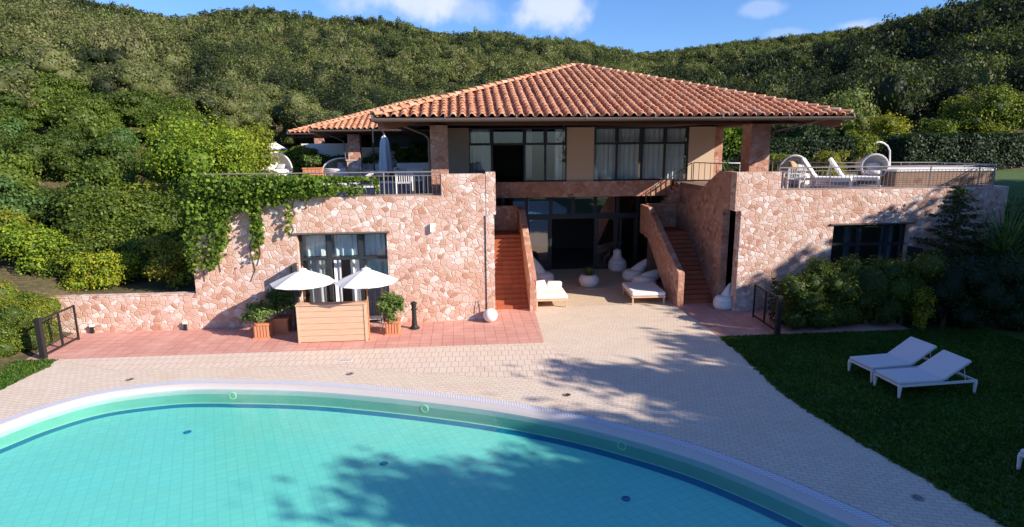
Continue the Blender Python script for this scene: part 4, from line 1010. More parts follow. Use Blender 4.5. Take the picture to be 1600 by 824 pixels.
# spiky plant
def spiky(name, label, cat, x, y, z, h, n, mat, seed, w=.05, parts=('foliage', 'stem')):
    t = thing(name, label, cat, (x, y, z)); r_ = random.Random(seed); V = []; F = []; sh = []
    for i in range(n):
        a = r_.uniform(0, 2*pi); el_ = r_.uniform(.15, 1.4); L_ = h*r_.uniform(.55, .8); z0_ = h*r_.uniform(.1, .45)
        d = Vector((cos(a)*cos(el_), sin(a)*cos(el_), sin(el_))); sd_ = Vector((-sin(a), cos(a), 0))*w
        p = Vector((0, 0, z0_)); b0 = len(V)
        for k_ in range(4):
            u = k_/3; q = p+d*L_*u+Vector((0, 0, -.35*L_*u*u)); ww = sd_*(1-u)*(1 if k_ else .7)
            V += [tuple(q-ww), tuple(q+ww)]
        for k_ in range(3): F.append([b0+2*k_, b0+2*k_+1, b0+2*k_+3, b0+2*k_+2]); sh.append(r_.random())
    npmesh(parts[0], np.array(V), np.array(F), M[mat], t, np.array(sh), np.array(sh)[::-1].copy())
    b = MB(); b.tube([(0, 0, -.1), (0, 0, h*.45)], [w*1.3, w], 6); b.build(parts[1], M['bark'], t); return t
c = at(1583, 300, 18.9); spiky('yucca', 'large spiky-leaved plant between the young conifer and the right edge', 'plant', c.x, 18.9, .4, c.z, 260, 'olive_leaf', 4, .035)
shrub('corner_shrub', 'dark rounded shrub at the right end of the terrace wall', 'shrub', 1600, 296, 20.4, 95, 'dark_leaf', 3000, .11, 530, (.2, .9), z=.5)
shrub('corner_shrub', 'dark shrub in front of the rounded wall end', 'shrub', 1552, 335, 19.2, 105, 'dark_leaf', 4200, .11, 531, (.1, .8), z=.0)

gx_ = np.arange(20.6, 40, .7); gy_ = np.arange(21.0, 33.5, .7); A_, B_ = np.meshgrid(gx_, gy_); Z_ = terr(A_, B_)+.05
ii, jj = np.meshgrid(np.arange(len(gx_)-1), np.arange(len(gy_)-1)); a = (jj*len(gx_)+ii).ravel(); w_ = len(gx_)
struct(npmesh('upper_lawn', np.stack([A_.ravel(), B_.ravel(), Z_.ravel()], 1), np.stack([a, a+1, a+w_+1, a+w_], 1), M['lawn'], smooth=True))
# ------------------------------------------------------------------ creeper on the left wall
CV = thing('climbing_creeper', 'green climbing creeper hanging over the left corner of the villa wall and railing', 'climbing plant', (-8.8, 19.9, 0), world=True)
r_ = np.random.default_rng(31); P = []; Nn = []
def vb(px, py, rx, ry, n, y=19.86, th=.14):
    m_ = n; u = r_.normal(size=(m_, 2)); u /= np.maximum(1, np.linalg.norm(u, axis=1)/1.6)[:, None]; 
    for a_, b_ in u*.62:
        c = at(px+a_*rx, py+b_*ry, y); P.append((c.x, y-abs(r_.normal())*th, c.z)); Nn.append((r_.normal()*.3, -1, .5))
for px in range(300, 500, 10): vb(px, 288+abs(r_.normal())*3-(px < 330)*2, 14, 15, 210, th=.22)
for px in range(300, 520, 12): vb(px, 300+r_.normal()*3, 14, 14 if px < 440 else 8, 150)
for px, py in [(520, 290), (535, 292), (548, 296), (560, 298)]: vb(px, py, 12, 8, 60, 20.1)
for px in range(440, 590, 8): vb(px, 279+(px-440)*.012, 9, 4, 38, 20.12, .1)
for px, py in [(586, 285), (588, 292), (590, 298)]: vb(px, py, 3, 5, 16, 20.1, .05)
for px, py, rx, ry, n_ in [(312, 320, 20, 24, 420), (335, 325, 22, 26, 420), (350, 345, 14, 22, 220), (345, 370, 12, 22, 200), (340, 395, 9, 18, 120), (330, 412, 8, 10, 70), (305, 345, 10, 26, 170), (298, 372, 8, 26, 120), (303, 405, 8, 22, 80), (318, 395, 14, 22, 80), (318, 355, 18, 16, 120), (370, 318, 20, 14, 240), (398, 322, 12, 18, 200), (403, 345, 9, 22, 180), (405, 370, 9, 14, 120), (400, 392, 4, 14, 30), (402, 355, 10, 10, 60), (425, 312, 16, 10, 140), (451, 325, 5, 14, 40), (452, 345, 5, 14, 34), (450, 362, 3, 6, 12), (475, 306, 12, 7, 60), (455, 305, 10, 8, 70)]: vb(px, py, rx, ry, n_)
for i in range(1500):   # round the corner, on the side wall
    y = 20+abs(r_.normal())*1.2; z = 4.6-abs(r_.normal())*1.0; P.append((-8.85-abs(r_.normal())*.15, y, z)); Nn.append((-1, -.2, .4))
P = np.array(P); Nn = np.array(Nn, float); Nn /= np.linalg.norm(Nn, axis=1)[:, None]
V, F = leaf_quads(P, Nn, .115, r_, .85); tt = np.clip(r_.normal(.42, .22, len(P)), 0, 1)
npmesh('leaves', V, F, M['vine_leaf'], CV, tt, r_.random(len(P)))
b = MB(); rs = random.Random(3)
for px, y0_, y1_ in [(305, 420, 300), (320, 440, 300), (345, 425, 300), (402, 415, 300), (452, 372, 296), (392, 440, 330)]:
    pts_ = [at(px+rs.uniform(-8, 8)*(k_ % 2)+k_, y0_+(y1_-y0_)*k_/6, 19.975) for k_ in range(7)]; b.tube(pts_, .012, 5)
b.tube([at(300, 296, 19.93), at(380, 290, 19.93), at(470, 292, 19.93), at(560, 296, 20.05)], .02, 5)
b.build('stems', M['bark'], CV)

# ------------------------------------------------------------------ things in front of the left wall
def oct_parasol(label, x, y, ztop, R, drop, z0=0.0, group=None, loc_rz=0.2):
    t = thing('parasol', label, 'parasol', (x, y, z0), loc_rz, group)
    H_ = ztop-z0; b = MB(); b.tube([(0, 0, 0), (0, 0, H_+.02)], .024, 8); b.lathe([(.03, 0), (.035, .05), (0.02, .09), (.005, .1)], 8, (0, 0, H_)); b.build('pole', M['woodpole'], t)
    V = [(0, 0, H_)]; F = []; n = 8; m_ = 4
    rings = [.12, .4, .72, 1.0]
    for q in rings:
        for k_ in range(n*2):
            a = pi*k_/n; rr_ = R*q*(1 if k_ % 2 == 0 else .935-.01*q); zz = H_-drop*(q**1.12)-(0 if k_ % 2 == 0 else -.0)*.02
            V.append((cos(a)*rr_, sin(a)*rr_, zz-(.022*q if k_ % 2 else 0)))
    N2 = 2*n
    for k_ in range(N2): F.append((0, 1+k_, 1+(k_+1) % N2))
    for r2 in range(len(rings)-1):
        for k_ in range(N2): F.append((1+r2*N2+k_, 1+(r2+1)*N2+k_, 1+(r2+1)*N2+(k_+1) % N2, 1+r2*N2+(k_+1) % N2))
    b = MB(); b.add(V, F)
    cv = b.build('canopy', M['white'], t)
    sm = cv.modifiers.new('thick', 'SOLIDIFY'); sm.thickness = .008
    b = MB()
    b.lathe([(.17, -.07), (.13, .0), (.02, .045), (.005, .05)], 12, (0, 0, H_)); b.build('vent_cap', M['white'], cv)
    for k_ in range(n):
        a = 2*pi*k_/n; b = MB(); b.tube([(0, 0, H_-.06), (cos(a)*R*.97, sin(a)*R*.97, H_-drop-.03)], .009, 5); b.tube([(0, 0, H_-drop-.30), (cos(a)*R*.5, sin(a)*R*.5, H_-drop*.55-.02)], .007, 5); b.build('rib', M['woodpole'], t)
    return t
pr_ = gz(574, 532); c = at(571, 415, pr_.y)
oct_parasol('white octagonal parasol on a wooden pole, right one of the pair above the wooden counter', c.x, pr_.y+.02, c.z-.10, .98, .40, group='white parasols above the counter')
c = at(472, 416, 18.75)
oct_parasol('white octagonal parasol, left one of the pair above the wooden counter', c.x, 18.75, c.z-.10, 1.01, .42, group='white parasols above the counter', loc_rz=.1)
z_ = at(468, 477, 18.12).z
CT = thing('wooden_counter', 'pale wooden plank counter standing on red paving below the white parasols', 'counter', (-4.06, 18.2, 0), world=True)
b = MB(); n = 6
for i in range(n):
    za = .03+i*(z_-.06)/n; b.box(-5.05, -3.06, 18.12, 18.15, za+.006, za+(z_-.06)/n-.004); 
b.box(-5.03, -3.08, 18.15, 18.17, .03, z_-.04); b.build('front_panel', M['wood'], CT)
for xa in (-5.10, -3.06): b = MB(); b.box(xa, xa+.05, 18.10, 18.75, 0, z_-.03); b.build('side_panel', M['wood'], CT)
b = MB(); b.box(-5.12, -2.99, 18.08, 18.42, z_-.029, z_); b.build('top_board', M['wood'], CT)
b = MB(); b.box(-5.05, -3.06, 18.2, 18.74, .5, .53); b.build('shelf', M['wood'], CT)
# white chair behind the counter, seen in the doorway
CHR = thing('metal_chair', 'pale metal chair standing behind the counter in front of the open door', 'chair', (-2.9, 19.2, 0), pi, world=False)
b = MB(); b.tube([(-.22, -.2, 0), (-.22, -.2, .95), (.22, -.2, .95), (.22, -.2, 0)], .014, 6); b.build('back_frame', M['white_metal'], CHR)
b = MB(); b.cushion(-.22, .22, -.2, .22, .43, .46, .02); b.build('seat', M['white_metal'], CHR)
for sx_ in (-.2, .2): b = MB(); b.tube([(sx_, .2, 0), (sx_, .2, .44)], .012, 6); b.build('leg', M['white_metal'], CHR)
# oleander planters
def planter(label, x, y, w, d, h, fw, fh, seed, z=0.0, mat='olive_leaf', tint=(.1, .9), n=1500, size=.14, nm='planter_with_oleander', asp=.35):
    t = thing(nm, label, 'planter', (x, y, z), group='terracotta planters')
    b = MB(); b.box(-w/2+.03, w/2-.03, -d/2+.03, d/2-.03, 0, h-.06); b.box(-w/2, w/2, -d/2, d/2, h-.06, h); b.box(-w/2-.0, w/2, -d/2, d/2, 0.0, .05)
    for i in range(5):
        xx = -w/2+.03+(w-.06)*(i+.5)/5; b.box(xx-.012, xx+.012, -d/2+.012, -d/2+.029, .07, h-.08)
    b.build('pot', M['terracotta'], t)
    rg_ = np.random.default_rng(seed); bl = rand_blobs(rg_, fh, fw, 8, .0, (0, 0, h-.05))
    V, F, tt, ss_ = crown_arrays(bl, n, size, rg_, tint, .45, .35, .25, .2, asp); npmesh('foliage', V, F, M[mat], t, tt, ss_)
    b = MB()
    for q in bl[:6]: b.tube([(0, 0, h-.1), q[:3]], [.02, .008], 5)
    b.build('stem', M['bark'], t); return t
planter('terracotta planter with an oleander bush left of the counter, half in shade', -6.40, 18.95, .52, .52, .50, 1.15, .85, 1)
planter('terracotta planter with an oleander bush right of the counter beside the black bollard', -2.28, 18.85, .50, .50, .46, 1.10, .92, 2)
planter('terracotta planter with a taller dark bush behind the left oleander planter', -5.95, 19.45, .5, .5, .5, 1.05, 1.15, 3, tint=(.0, .35))
planter('terracotta box with a pale bush on the left roof terrace', -7.9, 33.4, 1.05, .5, .56, 1.1, .7, 4, TZ-.05, n=700, size=.14, tint=(.4, 1))
# bollard
B_ = gz(648, 514); t = thing('bollard', 'black cast bollard lamp standing on red paving against the stone wall', 'bollard', (B_.x, B_.y, 0))
h_ = at(646, 471, B_.y).z
b = MB(); b.lathe([(.17, 0), (.17, .05), (.13, .08), (.095, .13), (.08, h_*.35), (.075, h_*.6), (.07, h_*.66), (.10, h_*.69), (.10, h_*.73), (.07, h_*.76), (.085, h_*.86), (.085, h_*.89)], 14); b.build('post', M['black'], t)
b = MB(); b.lathe([(.07, h_*.89), (.11, h_*.905), (.11, h_*.95), (.06, h_*.97), (.03, h_)], 14); b.build('lamp_head', M['black'], t)
# gates
def gate(label, p0, p1, h, big=0):
    t = thing('iron_gate', label, 'gate', (*p0, 0), atan2(p1[1]-p0[1], p1[0]-p0[0]), group='black iron gates'); L_ = hypot(p1[0]-p0[0], p1[1]-p0[1])
    b = MB(); b.box(-.07, .07, -.07, .07, 0, h+.03) if big == 0 else b.box(L_-.07, L_+.07, -.07, .07, 0, h+.03); b.build('gate_post', M['black'], t)
    b = MB(); a, e = (.09, L_) if big == 0 else (0, L_-.09)
    b.box(a, a+.04, -.025, .025, .03, h-.02); b.box(e-.04, e, -.025, .025, .03, h-.02); b.box(a+.04, e-.04, -.02, .02, .08, .13); b.box(a+.04, e-.04, -.02, .02, h-.08, h-.03); b.box((a+e)/2-.035, (a+e)/2-.008, -.02, .02, .13, h-.08); b.box((a+e)/2+.008, (a+e)/2+.035, -.02, .02, .13, h-.08)
    b.build('gate_frame', M['black'], t)
    b = MB(); s = .13; w0, w1, z0, z1 = a+.04, e-.04, .13, h-.08
    for sg in (1, -1):
        q = -3.0
        while q < 6:
            # line x = q + sg*z
            zs = [z0, z1]; pts_ = []
            za, zb = z0, z1; xa, xb = q+sg*(za-z0), q+sg*(zb-z0)
            # clip to [w0,w1]
            def cl(xa, za, xb, zb):
                for lim, lo in ((w0, True), (w1, False)):
                    ina = xa >= lim if lo else xa <= lim; inb = xb >= lim if lo else xb <= lim
                    if not ina and not inb: return None
                    if ina != inb:
                        tt = (lim-xa)/(xb-xa); xm, zm = lim, za+(zb-za)*tt
                        if not ina: xa, za = xm, zm
                        else: xb, zb = xm, zm
                return xa, za, xb, zb
            c_ = cl(xa, za, xb, zb)
            if c_: b.tube([(c_[0], .004*sg, c_[1]), (c_[2], .004*sg, c_[3])], .0035, 4, caps=False)
            q += s
    b.build('lattice', M['black'], t); return t
g0 = gz(69, 561); g1 = gz(124, 532); gate('black iron lattice gate standing open in front of the left hedge', (g0.x, g0.y), (g1.x, g1.y), at(66, 499, g0.y).z)
g0 = gz(1176, 497); g1 = gz(1214, 523); gate('black iron lattice gate on red paving beside the lawn bushes on the right', (g0.x, g0.y), (g1.x, g1.y), at(1217, 464, g1.y).z, 1)
for px, py, w_ in [(150, 519, 'farther from the villa'), (293, 515, 'nearer to the villa')]:
    p = gz(px, py); t = thing('path_light', 'small dark post light at the foot of the garden wall, '+w_, 'path light', (p.x, 19.9, 0), group='path lights at the garden wall')
    b = MB(); b.box(-.04, .04, -.04, .04, 0, .24); b.build('post', M['black'], t); b = MB(); b.box(-.055, .055, -.055, .055, .24, .30); b.build('cap', M['white_metal'], t)

# ------------------------------------------------------------------ patio furniture
p = at(766, 485, 19.72); t = thing('globe_lantern', 'white globe lantern with a thin carrying handle at the foot of the left stairs', 'lantern', (p.x, p.y, .012))
b = MB(); R = .25; b.lathe([(R*sin(a)*(1 if a > 1.6 else 1), R*.96-R*cos(pi-a)*-.96) for a in [radians(q) for q in range(170, 9, -12)]], 22); b.build('globe', M['white_plastic'], t, True)
b = MB(); b.tube([(-.1, 0, .48), (-.075, 0, .75), (-.03, 0, .93), (.03, 0, .93), (.075, 0, .75), (.1, 0, .48)], .012, 6); b.build('handle', M['tan'], t)
def pod(label, x, y, rz, h=1.0, R=.45, lean=.35, head=False, group='white bean-shaped seats', z=0):
    t = thing('pod_seat', label, 'seat', (x, y, z), rz, group)
    b = MB(); hb = .50 if not head else .62
    b.lathe([(R*q, hb*w_) for q, w_ in ((.5, 0), (.84, .04), (.97, .2), (1.0, .42), (.97, .62), (.88, .80), (.7, .92), (.4, .98), (.05, 1.0))], 24)
    b.build('base', M['white'], t, True)
    b = MB()
    if head: b.lathe([(R*q, hb*.7+(h-hb*.7)*w_) for q, w_ in ((.80, 0), (.74, .15), (.62, .3), (.50, .42), (.43, .55), (.44, .7), (.43, .82), (.33, .94), (.15, .99), (.02, 1.0))], 22, (0, .08, 0))
    else:
        N_ = 12; pts_ = []; rs_ = []
        for i in range(N_+1):
            u = i/N_; pts_.append((R*.25+lean*(u**1.15), 0, hb*.45+(h-hb*.45)*u**.85)); rs_.append(R*(.74-.62*u**.9)*(1 if i < N_ else .3))
        b.tube(pts_, rs_, 16)
    b.build('backrest', M['white'], t, True)
    b = MB(); b.tube([(cos(2*pi*k_/24)*R*.975, sin(2*pi*k_/24)*R*.975, hb*.62) for k_ in range(25)], .008, 5, False); b.build('seam', M['greyfabric'], t); return t
p = gz(967, 425); pod('white pod seat with a rounded head end standing alone against the hall glazing', p.x, p.y+.3, 0, 1.05, .45, .1, True)
p = gz(988, 440); pod('farther of the two white pod seats with a pointed back beside the right stairs', p.x+.12, p.y+.3, .25, .95, .50, .75)
p = gz(1004, 450); pod('nearer of the two white pod seats with a pointed back, just behind the right daybed', p.x+.15, p.y+.3, .15, .72, .52, .95)
p = gz(850, 446); pod('white pod seat in the shade right beside the left stair wall', p.x-.0, p.y+.5, pi-.3, 1.15, .52, .35)
p = gz(1138, 486); pod('white pod seat in the dark doorway at the foot of the right wall', p.x-.05, p.y+.35, .5, .92, .36, .3)
def daybed(label, x, y, rz, w, l, h, pil=0):
    t = thing('daybed', label, 'daybed', (x, y, 0), rz, 'square white daybeds')
    b = MB(); b.box(-w/2, w/2, -l/2, l/2, h-.12, h-.06); b.build('frame', M['wood'], t)
    for sx_ in (-1, 1):
        for sy_ in (-1, 1): b = MB(); b.box(sx_*(w/2-.06)-.025, sx_*(w/2-.06)+.025, sy_*(l/2-.06)-.025, sy_*(l/2-.06)+.025, 0, h-.12); b.build('leg', M['wood'], t)
    b = MB(); b.cushion(-w/2+.0, w/2, -l/2, l/2, h-.06, h+.10, .06); b.build('mattress', M['white'], t)
    return t
d1 = daybed('square white daybed standing against the left stair wall, in full sun', 3.30, 21.98, 0, 1.22, 1.50, .40)
for i, (px, py, a) in enumerate([(846, 442, .35), (868, 443, -.2)]):
    c = Vector((2.98+.62*i, 22.55+.1*i, .53)); t = thing('pillow', ['white pillow propped against the stair wall on the left daybed', 'flat white pillow at the head of the left daybed'][i], 'pillow', c, a, 'pillows on the left daybed')
    b = MB(); mm = Matrix.Rotation(.9 if i == 0 else .15, 4, 'X'); b.cushion(-.3, .3, -.22, .22, -.03, .14, .08, mm); b.build('cover', M['white'], t, True); b = MB(); b.tube([mm @ Vector(q) for q in ((-.3, -.22, .055), (.3, -.22, .055), (.3, .22, .055), (-.3, .22, .055), (-.3, -.22, .055))], .01, 5); b.build('piping', M['white'], t)
daybed('square white daybed in front of the right stairs, mostly in shade', 7.05, 22.15, radians(-3), 1.30, 1.75, .40)
p = gz(923, 452); t = thing('bowl_planter', 'round white woven bowl planter with a small spiky plant in the middle of the patio', 'planter', (p.x, p.y+.4, 0))
b = MB(); b.lathe([(.22, 0), (.36, .10), (.43, .25), (.42, .40), (.34, .52), (.28, .56), (.25, .52)], 24); b.build('bowl', M['wicker'], t, True)
V = []; F = []; rs = random.Random(5)
for i in range(90):
    a = rs.uniform(0, 6.28); e_ = rs.uniform(.5, 1.5); L_ = rs.uniform(.3, .5); d = Vector((cos(a)*cos(e_), sin(a)*cos(e_), sin(e_))); s_ = Vector((-sin(a), cos(a), 0))*.02; q = Vector((cos(a)*.08, sin(a)*.08, .5))
    V += [q-s_, q+s_, q+d*L_+Vector((0, 0, -.02))]; F.append((3*i, 3*i+1, 3*i+2))
npmesh('leaves', np.array([tuple(v) for v in V]), np.array(F), M['garden_leaf'], t, np.random.default_rng(1).random(90)*.4, np.random.default_rng(2).random(90))

# ------------------------------------------------------------------ sun loungers
def lounger_proto(label, group, L_=2.08, w=.84, h=.36, up=.52, frac=.56, mat='mesh_fabric'):
    t = thing('sun_lounger', label, 'sun lounger', group=group)
    b = MB(); yb = w/2-.03
    for s in (-1, 1): b.box(0, L_, s*yb-.022, s*yb+.022, h-.07, h-.015)
    b.box(.0, .045, -yb+.022, yb-.022, h-.068, h-.017); b.box(L_-.045, L_, -yb+.022, yb-.022, h-.068, h-.017); b.box(L_*frac, L_*frac+.04, -yb+.022, yb-.022, h-.068, h-.017); b.build('frame', M['white_metal'], t)
    for x_ in (.03, L_-.03):
        for s in (-1, 1): b = MB(); b.add([(x_-.04, s*yb-.025, h-.07), (x_+.04, s*yb-.025, h-.07), (x_+.04, s*yb+.025, h-.07), (x_-.04, s*yb+.025, h-.07), (x_-.018, s*yb-.018, 0), (x_+.018, s*yb-.018, 0), (x_+.018, s*yb+.018, 0), (x_-.018, s*yb+.018, 0)], [(0, 1, 5, 4), (1, 2, 6, 5), (2, 3, 7, 6), (3, 0, 4, 7), (4, 5, 6, 7), (0, 3, 2, 1)]); b.build('leg', M['white_metal'], t)
    b = MB(); b.cushion(.0, L_*frac, -w/2+.02, w/2-.02, h-.012, h+.07, .03); b.build('seat_pad', M[mat], t)
    lb = L_*.40; a = -math.asin(min(.95, (up-.08)/lb)); mm = Matrix.Translation((L_*frac+.01, 0, h)) @ Matrix.Rotation(a, 4, 'Y')
    b = MB(); b.cushion(0, lb, -w/2+.02, w/2-.02, -.005, .075, .03, mm); b.build('backrest', M[mat], t)
    b = MB(); tip = mm @ Vector((lb*.8, 0, -.02))
    for s in (-1, 1): b.tube([Vector((tip.x, s*(yb-.08), tip.z)), Vector((min(L_-.1, tip.x+.1), s*(yb-.08), h-.05))], .012, 6)
    for s in (-1, 1): b.tube([mm @ Vector((0, s*(yb-.05), -.015)), mm @ Vector((lb*.98, s*(yb-.05), -.015))], .014, 6)
    b.tube([mm @ Vector((lb*.98, -(yb-.05), -.015)), mm @ Vector((lb*.98, yb-.05, -.015))], .014, 6); b.tube([mm @ Vector((lb*.8, -(yb-.05), -.018)), mm @ Vector((lb*.8, yb-.05, -.018))], .012, 6)
    b.build('back_support', M['white_metal'], t)
    return t
lp = lounger_proto('white sun lounger on the lawn, nearer to the pool of the pair', 'sun loungers on the lawn')
q = gz(1397, 628); q2 = gz(1366, 601); ang = radians(-3)
lp.location = ((q.x+q2.x)/2+.03, (q.y+q2.y)/2, .016); lp.rotation_euler = (0, 0, ang+radians(6))
q = gz(1357, 603, 0); l2 = copy_tree(lp, 'white sun lounger on the lawn, nearer to the bushes of the pair', (q.x+.10, q.y+.52, .016), radians(6))
q = gz(1591, 737); l3 = copy_tree(lp, 'white sun lounger on the lawn cut off by the right edge of the photo', (q.x+.02, q.y-.36, .016), radians(4))
# right roof terrace
tl = lounger_proto('white lounger on the right roof terrace, left one of the pair', 'sun loungers on the right roof terrace', 2.2, .8, .36, .80, .55, 'white')
q = at(1312, 296, 21.2); tl.location = (q.x+.30, 21.0, TZ-.05); tl.rotation_euler = (0, 0, radians(143))
q = at(1352, 296, 21.8); copy_tree(tl, 'white lounger on the right roof terrace, right one of the pair', (q.x+.05, 21.15, TZ-.05), radians(143))
def canopy_bed(label, x, y, z, rz, R, h, group, mat='wicker', pil=True):
    t = thing('round_daybed', label, 'round daybed', (x, y, z), rz, group)
    b = MB(); b.lathe([(R*.92, 0), (R, .05), (R, .34), (R*.94, .36)], 28); b.build('base', M[mat], t)
    b = MB(); b.lathe([(R*.90, .361), (R*.93, .40), (R*.88, .46), (R*.3, .475)], 28); b.build('mattress', M['white'], t, True)
    V = []; F = []; n, m_ = 20, 8   # quarter-sphere hood opening toward -y
    for i in range(m_+1):
        th = pi/2*1.15*i/m_     # from rim at back to over the top
        for k_ in range(n+1):
            a = pi*k_/n; dx = cos(a); dy = sin(a)
            V.append((R*dx, R*dy*cos(th)*1.0, .34+(h-.34)*dy*sin(th)))
    for i in range(m_):
        for k_ in range(n): F.append((i*(n+1)+k_, i*(n+1)+k_+1, (i+1)*(n+1)+k_+1, (i+1)*(n+1)+k_))
    b = MB(); b.add(V, F); hd = b.build('hood', M[mat], t, True); sm = hd.modifiers.new('thick', 'SOLIDIFY'); sm.thickness = .04
    b = MB(); b.tube([V[m_*(n+1)+k_] for k_ in range(n+1)], .04, 6); b.build('hood_rim', M['white_plastic'], t)
    return t
def pillow(label, c, rx, rz, s, mat, group):
    t = thing('pillow', label, 'pillow', c, rz, group); mm = Matrix.Rotation(rx, 4, 'X'); b = MB(); b.cushion(-s, s, -s*.8, s*.8, -.06, .06, .06, mm); b.build('cover', M[mat], t, True)
    b = MB(); b.tube([mm @ Vector(q) for q in ((-s, -s*.8, 0), (s, -s*.8, 0), (s, s*.8, 0), (-s, s*.8, 0), (-s, -s*.8, 0))], .012, 5); b.build('piping', M[mat], t); return t
q = at(432, 278, 34); canopy_bed('sunlit white wicker daybed with a hood at the end of the left roof terrace', q.x, 34.2, TZ-.05, radians(18), .80, 1.42, 'hooded round daybeds')
pillow('white pillow in the sunlit hooded daybed', (q.x-.25, 34.3, TZ+.6), 1.0, .2, .28, 'white', 'daybed pillows'); pillow('round grey pillow beside the white one in the sunlit hooded daybed', (q.x+.22, 34.2, TZ+.55), .9, -.2, .22, 'greyfabric', 'daybed pillows')
q = at(538, 280, 35); canopy_bed('shaded hooded daybed on the left roof terrace beside the terracotta box', q.x, 35.0, TZ-.05, radians(10), 1.15, 1.05, 'hooded round daybeds', 'mesh_fabric')
pillow('dark pillow in the shaded hooded daybed', (q.x+.1, 34.6, TZ+.52), .8, 0, .35, 'greyfabric', 'daybed pillows')
q = at(1240, 290, 23.5); canopy_bed('hooded round daybed on the right roof terrace beside the stone column', q.x, 23.6, TZ-.05, radians(-22), .62, 1.20, 'hooded round daybeds')
pillow('tan pillow leaning in the hooded daybed by the stone column', (q.x-.05, 23.5, TZ+.75), 1.1, .3, .22, 'tan', 'daybed pillows'); pillow('white pillow beside the tan one by the stone column', (q.x+.25, 23.4, TZ+.65), 1.0, -.3, .22, 'white', 'daybed pillows')
# cantilever canopy over the sunlit daybed
q = at(415, 278, 34.3); t = thing('cantilever_parasol', 'small white cantilever parasol on a curved arm above the sunlit hooded daybed', 'parasol', (q.x, 34.6, TZ-.05))
zt = at(428, 222, 34.6).z-TZ+.05; zc = at(430, 234, 34.6).z-TZ+.05
b = MB(); b.tube([(-.12, 0, 0), (-.15, 0, zc*.5), (-.05, 0, zc*.85), (.25, 0, zt-.12), (.55, 0, zt-.06)], .03, 7); b.build('arm', M['white_metal'], t)
b = MB(); V = [(.55, 0, zt)]+[(.55+.68*cos(pi/4*k_), .68*sin(pi/4*k_), zc+(.04 if k_ % 2 else 0)) for k_ in range(8)]; b.add(V, [(0, 1+k_, 1+(k_+1) % 8) for k_ in range(8)]); cv = b.build('canopy', M['white'], t); cv.modifiers.new('thick', 'SOLIDIFY').thickness = .012
b = MB(); b.tube([(.62, 0, zt), (.65, 0, zc-.75)], .02, 6); b.build('drop_pole', M['white_metal'], t)
# egg chair
q = at(1366, 260, 22.3); t = thing('hanging_egg_chair', 'white wicker hanging egg chair on a curved stand in front of the dark hedge', 'hanging chair', (q.x, 22.3, TZ-.05), radians(-25))
zc = q.z-TZ+.05; R = .47; V = []; F = []; n, m_ = 24, 12
for i in range(m_+1):
    th = radians(72)+(pi-radians(72))*i/m_
    for k_ in range(n):
        a = 2*pi*k_/n; V.append((R*sin(th)*cos(a), -R*cos(th)*.92, zc+R*sin(th)*sin(a)))
for i in range(m_):
    for k_ in range(n): F.append((i*n+k_, i*n+(k_+1) % n, (i+1)*n+(k_+1) % n, (i+1)*n+k_))
b = MB(); b.add(V, F); sh = b.build('shell', M['wicker'], t, True); sh.modifiers.new('thick', 'SOLIDIFY').thickness = .03
b = MB(); b.tube([V[k_ % n] for k_ in range(n+1)], .018, 6, False); b.build('rim', M['white_plastic'], t)
b = MB(); b.lathe([(.02, -.06), (.26, -.04), (.34, .02), (.3, .12), (.1, .16), (.02, .16)], 16, (0, .02, zc-R*.62)); b.lathe([(.02, -.16), (.16, -.12), (.2, .0), (.16, .12), (.02, .16)], 12, (0, .2, zc-.02), 1.4, .5); b.build('cushion', M['mesh_fabric'], t, True)
zt = at(1366, 222, 22.3).z-TZ+.05
b = MB(); b.tube([(.0, .45, 0.02), (.45, .5, .08), (.60, .48, zc*.5), (.62, .42, zc*.95), (.54, .32, zt*.80), (.42, .22, zt*.91), (.26, .12, zt*.975), (.1, .03, zt), (-.02, 0, zt-.03)], .028, 8); b.lathe([(.5, 0), (.5, .03), (.05, .05)], 20, (.05, .2, 0)); b.build('stand', M['white_metal'], t)
b = MB(); b.tube([(0, 0, zt-.03), (0, 0, zc+R*.98)], .008, 5); b.build('chain', M['iron'], t)
# whirlpool
xa = at(1397, 280, 21.6).x; xb = at(1545, 280, 22).x; t = thing('whirlpool_tub', 'raised whirlpool tub with slatted wicker sides and a white rim on the right roof terrace', 'hot tub', ((xa+xb)/2, 22.8, TZ-.05), radians(-2))
w = (xb-xa)/2; zr = at(1470, 264, 21.6).z-TZ+.05
def rbox(b, hx, hy, r, z0, z1, n=5):
    pts_ = []
    for sx_, sy_, a0 in ((1, 1, 0), (-1, 1, 90), (-1, -1, 180), (1, -1, 270)):
        for k_ in range(n+1): a = radians(a0+90*k_/n); pts_.append((sx_*(hx-r)+cos(a)*r, sy_*(hy-r)+sin(a)*r, z0))
    b.extr(pts_, (0, 0, z1-z0))
k = NM('slatted_wicker'); co = k.n('ShaderNodeSeparateXYZ', {0: k.obj()}).outputs; wv = k.math('FRACT', k.math('MULTIPLY', co[2], 14.0)); n1 = k.noise(9, 3)
c_ = k.mix(k.mapr(wv, .1, .3, 0, 1), (.05, .03, .02), k.mix(n1, (.20, .12, .08), (.36, .24, .17))); M['slat'] = k.pbr(c_, .7)
b = MB(); rbox(b, w, 1.15, .28, 0, zr-.09); b.build('side_cladding', M['slat'], t)
b = MB(); rbox(b, w+.04, 1.19, .3, zr-.089, zr); b.build('rim', M['white_plastic'], t)
b = MB(); rbox(b, w-.25, .92, .25, zr+.001, zr+.012); b.build('cover', M['mesh_fabric'], t)
